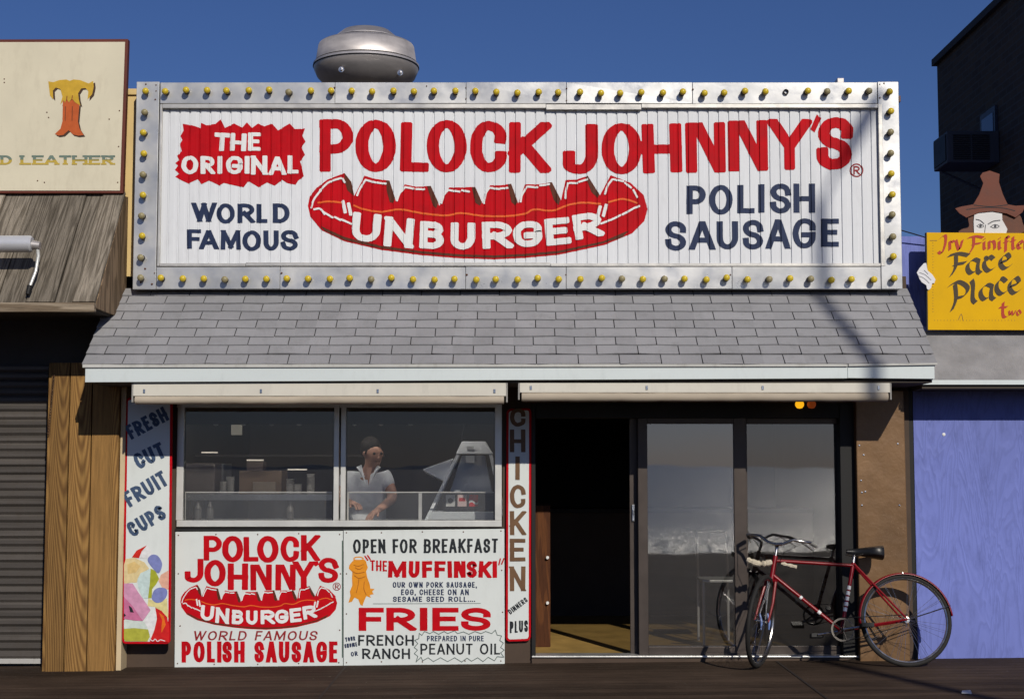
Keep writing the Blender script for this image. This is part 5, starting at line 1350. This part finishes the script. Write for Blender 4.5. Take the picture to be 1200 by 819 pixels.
for half, nm, mt in ((0, "yellow_lettering", M("dull_yellow_paint", (.5, .36, .06), .5)), (1, "green_lettering", M("dull_teal_paint", (.16, .22, .18), .5))):
    pt = Paint(YL2, zl, .0014 + .0012 * half)
    for cch, a, b in (('D', 2, 58), ('L', 98, 150), ('E', 158, 210), ('A', 214, 280), ('T', 284, 342), ('H', 346, 420), ('E', 426, 482), ('R', 490, 545), ('N', -70, -8), ('A', -140, -78)):
        pt.letter(cch, a, b, 582, 627, 15, 9)
        if cch in 'LEHTARDN':
            st = {'L': [.14], 'E': [.14], 'H': [.15, .85], 'T': [.5], 'A': [.1, .9], 'R': [.14, .9], 'D': [.14], 'N': [.12, .88]}[cch]
            for u in st:
                x = a + u * (b - a)
                for yy in ((582, 627) if cch not in 'TA' else (627,)): pt.ribbon([(x - 13, yy + (4 if yy < 600 else -4)), (x + 13, yy + (4 if yy < 600 else -4))], 8, 8, 0)
    if half:
        pt.polys = [(clip_half(qq, 1, 40 + 603 / 4.09, True), d) for qq, d in pt.polys]; pt.polys = [p for p in pt.polys if len(p[0]) > 2]
    pt.build(nm, mt, lt)
screws(lt, YL2, [(140, 130), (139, 172), (138, 214), (5, 93), (52, 214), (55, 132), (44, 212), (128, 140), (57, 138), (5, 97)])
# its lamp over the planks
t = thing("sign_lamp", "white tubular sign lamp with a bent arm on the plank roof", "lamp", P(20, 285, -.75))
MB().tube([P(-60, 286, -.8), P(36, 286, -.8), P(38, 286, -.8)], [.062, .062, .052], 18).build("lamp_tube", M("lamp_white_metal", (.62, .63, .66), .35, metal=.3), t, True)
MB().tube([P(38, 287, -.8), P(47, 288, -.8)], [.035, .03], 12).build("end_cap", GALV, t, True)
MB().tube([P(44, 290, -.8), P(45, 300, -.79), P(42, 318, -.82), P(35, 336, -.86)], [.014, .014, .012, .012], 10).build("arm", ALU, t, True)
MB().tube([P(35, 335, -.86), P(32.5, 345, -.88)], [.02, .016], 10).build("foot", BLACKM, t, True)

# ------------------------------------------------------------------ right neighbour: blue shop
bs_ = thing("blue_shop", "lavender-blue plywood shop with a short grey roof, at the right edge", "building", (4.2, 1.5, 0))
def ply(name, base, dark):
    m, N, L, B = nt(name)
    v = mapped(N, L, (5, 5, .9))
    big = noise(N, L, v, .8, 3, .5, 1.2)
    mul = N.new("ShaderNodeMath"); mul.operation = 'MULTIPLY'; mul.inputs[1].default_value = 70; L.new(big, mul.inputs[0])
    sn = N.new("ShaderNodeMath"); sn.operation = 'SINE'; L.new(mul.outputs[0], sn.inputs[0])
    blot = noise(N, L, mapped(N, L, (3, 3, 1.2)), 2.5, 7, .65)
    cc = mixc(N, L, base, dark, ramp(N, L, sn.outputs[0], [(.5, 0), (1, .3)]))
    cc = mixc(N, L, cc, dark, ramp(N, L, blot, [(.5, 0), (.75, .75)]))
    cc = mixc(N, L, cc, ramp(N, L, noise(N, L, mapped(N, L), .7, 3), [(.3, .85), (.7, 1.1)]), 1.0, 'MULTIPLY')
    L.new(cc, B.inputs["Base Color"]); B.inputs["Roughness"].default_value = .7
    bump(N, L, sn.outputs[0], .25, .004, B)
    return m
BLUE = ply("blue_plywood", (.155, .195, .54), (.085, .11, .33))
mb = MB(); x0 = PX(1073, 620, 0); x1 = PX(1214, 620, 0)
mb.box(x0, x1, 0, .03, .02, 2.6); mb.box(x1 + .004, 6.2, .001, .03, .02, 2.6)
mb.build("plywood_wall", BLUE, bs_)
MB().box(PX(1050, 330, .12), 6.2, .12, 4.5, 2.2, PZ(277, .12)).build("upper_wall", BLUE, bs_)
zr1, zr2 = PZ(388, -.02), PZ(446, -.38)
xq = PX(1062, 445, -.38)
RLL = M("mineral_roll_roofing", (.3, .295, .3), .95, var=.3, vs=5, bmp=.8, bs=180, bd=.008, dirt=.4, dcol=(.13, .13, .13))
MB().hexa([(3.105, -.38, zr2 - .02), (6.2, -.38, zr2 - .02), (6.2, .0, zr1 - .03), (3.105, .0, zr1 - .03)], [(3.105, -.385, zr2 + .005), (6.2, -.385, zr2 + .005), (6.2, -.005, zr1), (3.105, -.005, zr1)]).build("roof", RLL, bs_)
MB().box(3.1, 6.2, -.395, -.375, zr2 - .03, zr2 + .004).build("drip_edge", WHITEWOOD, bs_)
MB().box(3.106, 6.2, -.37, -.002, zr2 - .06, zr2 - .03).build("soffit", SOFFIT, bs_)
t = thing("nail_head", "white nail plug high on the blue plywood", "nail", P(1106, 509, -.003)); MB().lathe([(0, -.006), (.012, -.003), (.014, 0)], P(1106, 509, 0), 'y', 10).build("head", WHITEP, t)
mb = MB(); mb.tube([P(1056, 270, 0), P(1070, 274, .02), P(1090, 280, .05)], .005, 6)
tag(mb.build("cable", BLACKM), "thin dark cable from the big sign to the blue shop", "cable")
# yellow sign with a painted figure holding it
YY = -.1
fs = thing("yellow_sign", "yellow sign with brown calligraphy and a long-haired painted figure in a brown hat behind it", "sign", (PX(1150, 387, YY), YY, PZ(387, YY)))
YEL = M("sign_yellow", (.72, .41, .003), .6, var=.1, vs=4, bmp=.05, dirt=.12, dcol=(.3, .16, .01), spec=.12)
MB().prism([P(a, b, YY) for a, b in [(1086, 272.5), (1300, 274), (1300, 387), (1087.5, 386.5)]], (0, .03, 0)).build("panel", YEL, fs, bevel=.002)
mb = MB().prism([P(a, b, YY + .002) for a, b in [(1084.8, 272.8), (1086, 272.8), (1087.4, 387.6), (1086.2, 387.6)]], (0, .026, 0)); mb.build("edge", BLACKP, fs)
zy = (1040, 180, 3.725)
def calli(pt, strokes, x, y, sx_, sy_, nib):
    for s_ in strokes: pt.ribbon(crom([(x + a * sx_, y + b * sy_) for a, b in s_], 6), 1, 1, nib=nib)
LC = {'a': [[(.85, .12), (.5, 0), (.12, .3), (.08, .7), (.35, .98), (.8, .7)], [(.85, .1), (.78, .5), (.8, .85), (1.0, .98)]],
      'c': [[(.85, .2), (.5, .02), (.12, .3), (.1, .7), (.45, .98), (.9, .8)]], 'e': [[(.15, .55), (.8, .35), (.6, .02), (.15, .3), (.1, .7), (.45, .98), (.95, .75)]],
      'l': [[(.2, -.6), (.35, -.2), (.3, .7), (.6, 1.0)]], 't': [[(.4, -.5), (.35, .6), (.55, .98), (.9, .85)], [(.0, .0), (.8, -.04)]], 'w': [[(0, .1), (.15, .9), (.4, .2)], [(.4, .1), (.6, .9), (1, .0)]], 'o': [[(.5, 0), (.1, .4), (.4, 1), (.9, .6), (.5, 0)]],
      'i': [[(.3, 0), (.3, .8), (.6, .98)], [(.3, -.35), (.4, -.28)]], 'n': [[(.1, 0), (.1, 1)], [(.1, .2), (.6, 0), (.8, .4), (.8, 1)]], 'f': [[(.9, -.4), (.5, -.55), (.4, .2), (.35, 1.1)], [(.1, .05), (.8, 0)]], 'r': [[(.15, 0), (.15, 1)], [(.15, .25), (.5, 0), (.85, .12)]], 'v': [[(0, 0), (.45, 1), (.9, 0)]],
      'F': [[(.05, .12), (.5, .02), (1, .1)], [(.4, .05), (.38, .6), (.15, 1.0)], [(.3, .5), (.85, .42)]], 'P': [[(.35, .05), (.4, .6), (.2, 1.05)], [(.05, .15), (.5, -.02), (.95, .2), (.8, .5), (.4, .58)]], 'I': [[(.1, .2), (.5, 0), (.7, .1), (.6, .6), (.3, 1.0), (0, .9)]]}
pt = Paint(YY, zy, .0015); nb = (9, -8)
for chh, x, y, w_, h_ in (('F', 262, 435, 92, 100), ('a', 345, 462, 62, 62), ('c', 418, 448, 52, 66), ('e', 488, 438, 54, 66), ('P', 262, 562, 92, 118), ('l', 358, 590, 44, 62), ('a', 402, 572, 64, 66), ('c', 472, 545, 54, 70), ('e', 528, 540, 56, 72)):
    (pt.mark() if chh == 'P' else pt); calli(pt, LC[chh], x, y, w_, h_, nb)
pt.disc(432, 458, 12); pt.disc(505, 548, 13, 12)
pt.build("dark_calligraphy", M("umber_paint", (.045, .028, .008), .5), fs)
pt = Paint(YY, zy, .0015); nb = (6.5, -5)
pt.mark()
for chh, x, y, w_, h_ in (('I', 222, 358, 46, 78), ('r', 268, 382, 26, 40), ('v', 298, 378, 32, 42), ('F', 348, 360, 70, 74), ('i', 416, 385, 18, 34), ('n', 440, 382, 34, 36), ('i', 482, 382, 18, 36), ('f', 505, 385, 28, 40), ('t', 538, 382, 24, 36), ('e', 566, 380, 26, 36), ('r', 596, 378, 26, 38), ('t', 488, 672, 42, 44)):
    (pt.mark() if chh in 'FI' or x == 488 else pt); calli(pt, LC[chh], x, y, w_, h_, nb)
nb = (4, -3)
pt.mark()
for chh, x, y, w_, h_ in (('w', 530, 684, 30, 24), ('o', 562, 682, 22, 24)): calli(pt, LC[chh], x, y, w_, h_, nb)
pt.build("red_calligraphy", M("rust_red_paint", (.42, .03, .008), .5), fs)
pt = Paint(YY, zy, .0012)
for i in range(26): pt.disc(198 + (i % 2) * .8, 390 + i * 12, 1.6, 1.6, 6); pt.disc(205 + i * 14, 728, 1.6, 1.6, 6)
pt.stroke([(185, 380), (215, 380)], 2); pt.stroke([(310, 725), (322, 700), (330, 730)], 2); pt.build("ink_dots", BROWNP, fs)
YH = YY + .012
def cut(name, pts, mat, Y, th=.018, sm=False):
    if sm: pts = closed_smooth(pts, 4)
    mb = MB().prism([P(a / 3.725 + 1040, b / 3.725 + 180, Y) for a, b in pts], (0, th, 0)); return mb.build(name, mat, fs, bevel=.002)
cut("painted_hair", [(365, 235), (520, 235), (570, 260), (590, 300), (580, 350), (330, 350), (325, 330), (355, 320), (352, 280)], M("hair_brown_paint", (.13, .05, .028), .6, var=.3, vs=15), YH + .012, .012, True)
cut("painted_face", [(380, 250), (500, 250), (502, 290), (524, 330), (518, 352), (378, 352), (376, 300)], M("face_white_paint", (.7, .69, .67), .5), YH + .002, .009)
cut("painted_hat", [(295, 240), (320, 232), (375, 222), (400, 180), (418, 130), (404, 100), (415, 84), (447, 75), (490, 90), (487, 125), (505, 180), (525, 222), (560, 228), (604, 226), (590, 256), (560, 280), (520, 262), (460, 252), (400, 258), (345, 280), (315, 262)], M("hat_brown_paint", (.15, .042, .022), .6, var=.25, vs=10), YH - .008, .009)
Paint(YH - .008, zy, .0012).stroke([(345, 245), (420, 236), (500, 238), (555, 250)], 3).stroke([(378, 225), (450, 232), (524, 224)], 3).build("hat_line", BLACKP, fs)
pt = Paint(YH + .002, zy, .0012)
pt.stroke([(387, 288), (405, 293), (420, 306)], 4); pt.stroke([(440, 308), (462, 296), (490, 292)], 4); pt.stroke([(390, 316), (405, 308), (420, 318), (404, 324), (392, 318)], 2.5); pt.stroke([(450, 320), (468, 310), (488, 318), (470, 326), (452, 321)], 2.5); pt.disc(406, 316, 6, 6, 10); pt.disc(470, 318, 6, 6, 10)
pt.stroke([(428, 312), (424, 345)], 2.5); pt.build("face_lines", M("grey_ink", (.06, .06, .07), .6), fs)
cut("painted_hand", [(160, 478), (170, 478), (175, 510), (196, 528), (210, 550), (205, 566), (196, 566), (190, 588), (180, 596), (172, 590), (170, 575), (150, 562), (140, 548), (135, 535), (128, 520), (140, 500)], M("hand_white_paint", (.7, .7, .72), .5), YY - .012, .009)
Paint(YY - .012, zy, .0012).stroke([(140, 520), (165, 530), (190, 552)], 2).stroke([(136, 535), (160, 545), (182, 566)], 2).stroke([(160, 510), (176, 525)], 2).build("hand_lines", M("grey_ink_thin", (.1, .1, .12), .6), fs)

# ------------------------------------------------------------------ dark brick building behind
def brick():
    m, N, L, B = nt("dark_brick")
    v = mapped(N, L, rot=(0, math.pi / 2, 0)); tc = N.new("ShaderNodeTexCoord")
    sep = N.new("ShaderNodeSeparateXYZ"); L.new(tc.outputs["Object"], sep.inputs[0]); cmb = N.new("ShaderNodeCombineXYZ")
    L.new(sep.outputs["Y"], cmb.inputs[0]); L.new(sep.outputs["Z"], cmb.inputs[1])
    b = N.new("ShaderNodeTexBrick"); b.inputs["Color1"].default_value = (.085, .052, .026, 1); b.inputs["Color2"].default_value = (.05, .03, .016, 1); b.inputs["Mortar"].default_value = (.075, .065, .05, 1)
    b.inputs["Scale"].default_value = 1; b.inputs["Brick Width"].default_value = .22; b.inputs["Row Height"].default_value = .075; b.inputs["Mortar Size"].default_value = .008
    L.new(cmb.outputs[0], b.inputs["Vector"])
    L.new(b.outputs["Color"], B.inputs["Base Color"]); B.inputs["Roughness"].default_value = .9
    bump(N, L, b.outputs["Fac"], -.5, .01, B)
    return m
XB = 5.0
dr = XB * F / 507
zT = H + 475 / F * dr; yR = dr - D
bb = thing("brick_building", "tall dark brick building in shade behind the yellow sign", "building", (7, 4, 0))
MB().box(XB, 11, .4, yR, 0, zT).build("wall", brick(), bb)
MB().box(XB - .05, 11.05, .35, yR + .05, zT + .001, zT + .08).build("cornice", M("dark_coping", (.05, .045, .04), .8), bb)
q = lambda px, py, x=XB: (lambda d: (d - D, H + (545 - py) / F * d))(x * F / (px - 600))
ya_, za_ = q(1178, 118); yb_, zb_2 = q(1160, 168)
wn_ = MB().box(XB - .03, XB + .05, ya_, yb_, zb_2, za_).build("window", M("dark_window_frame", (.04, .045, .06), .5), bb)
MB().box(XB - .034, XB - .031, ya_ + .06, yb_ - .06, zb_2 + .06, za_ - .06).build("pane", M("dim_blue_pane", (.03, .04, .075), .1, bmp=0), wn_)
d0 = 15.1; y0 = d0 - D
xl = 517 / F * d0; zt4, zb4 = H + (545 - 149) / F * d0, H + (545 - 187) / F * d0
t = thing("air_conditioner", "dark window air conditioner sticking out of the brick building", "air conditioner", (XB - .25, y0 + .25, zb4))
GM = M("grey_ac_metal", (.07, .07, .075), .6, var=.2)
MB().box(xl, XB - .002, y0, y0 + .5, zb4, zt4).build("case", GM, t, bevel=.01)
w_ = XB - xl
for i in range(2):
    a = xl + .06 + i * (w_ * .36); b = a + w_ * .33; mb = MB()
    for j in range(12):
        zz_ = zb4 + .03 + j * (zt4 - zb4 - .06) / 12; mb.box(a, b, y0 - .01, y0 - .001, zz_, zz_ + .012)
    mb.build("louvre", M("black_louvre", (.02, .02, .02), .7), t)
MB().box(xl - .01, xl - .001, y0 + .04, y0 + .46, zb4 + .03, zt4 - .03).build("end_grille", BLACKM, t)
MB().tube([(XB - .05, y0 + .45, zb4 - .2), (xl + .06, y0 + .45, zb4 - .002)], .012, 8).build("bracket", GM, t)

xl_ = PX(1131, 817, -1.75)
mb = MB(); mb.prism([(xl_ - .03, -1.78, GZ(xl_) + .006), (xl_ + .03, -1.8, GZ(xl_) + .006), (xl_ + .035, -1.75, GZ(xl_) + .02), (xl_ - .01, -1.72, GZ(xl_) + .012)], (0, 0, .004))
tag(mb.build("paper_scrap", WHITEP), "small white paper scrap on the dark walk below the rear bicycle wheel", "litter")
# ------------------------------------------------------------------ street lamp at the boardwalk edge (its shadow crosses the sign)
dl = 13.0
lx = 2.35 + LX * dl
t = thing("street_lamp", "tall street lamp at the edge of the walk in front of the stand", "street lamp", (lx, -dl, GZ(lx)))
PM = M("lamp_post_metal", (.3, .3, .3), .5, metal=.3)
zp = PZ(235, YS) + LZ * (dl - .15)
MB().tube([(lx, -dl, GZ(lx)), (lx, -dl, 2), (lx, -dl, zp)], [.10, .085, .045], 14).build("pole", PM, t, True)
hx = sx(1010) + LX * (dl - .15); hz = PZ(150, YS) + LZ * (dl - .15)
MB().tube([(lx, -dl, zp - .05), (lx + .12, -dl, zp + .22), (hx - .1, -dl, hz - .15)], .02, 10).build("arm", PM, t, True)
MB().lathe([(.02, -.36), (.035, -.3), (.055, -.13), (.065, .1), (.05, .26), (.03, .33), (0, .34)], (0, 0, 0), 'z', 18).build("lamp_head", PM, None, True)
lh = bpy.data.objects["lamp_head"]; adopt(lh, t); lh.location = (hx, -dl, hz); lh.rotation_euler = (0, math.radians(28), 0)
for o in bpy.data.objects:
    if '_world' in o: del o['_world']
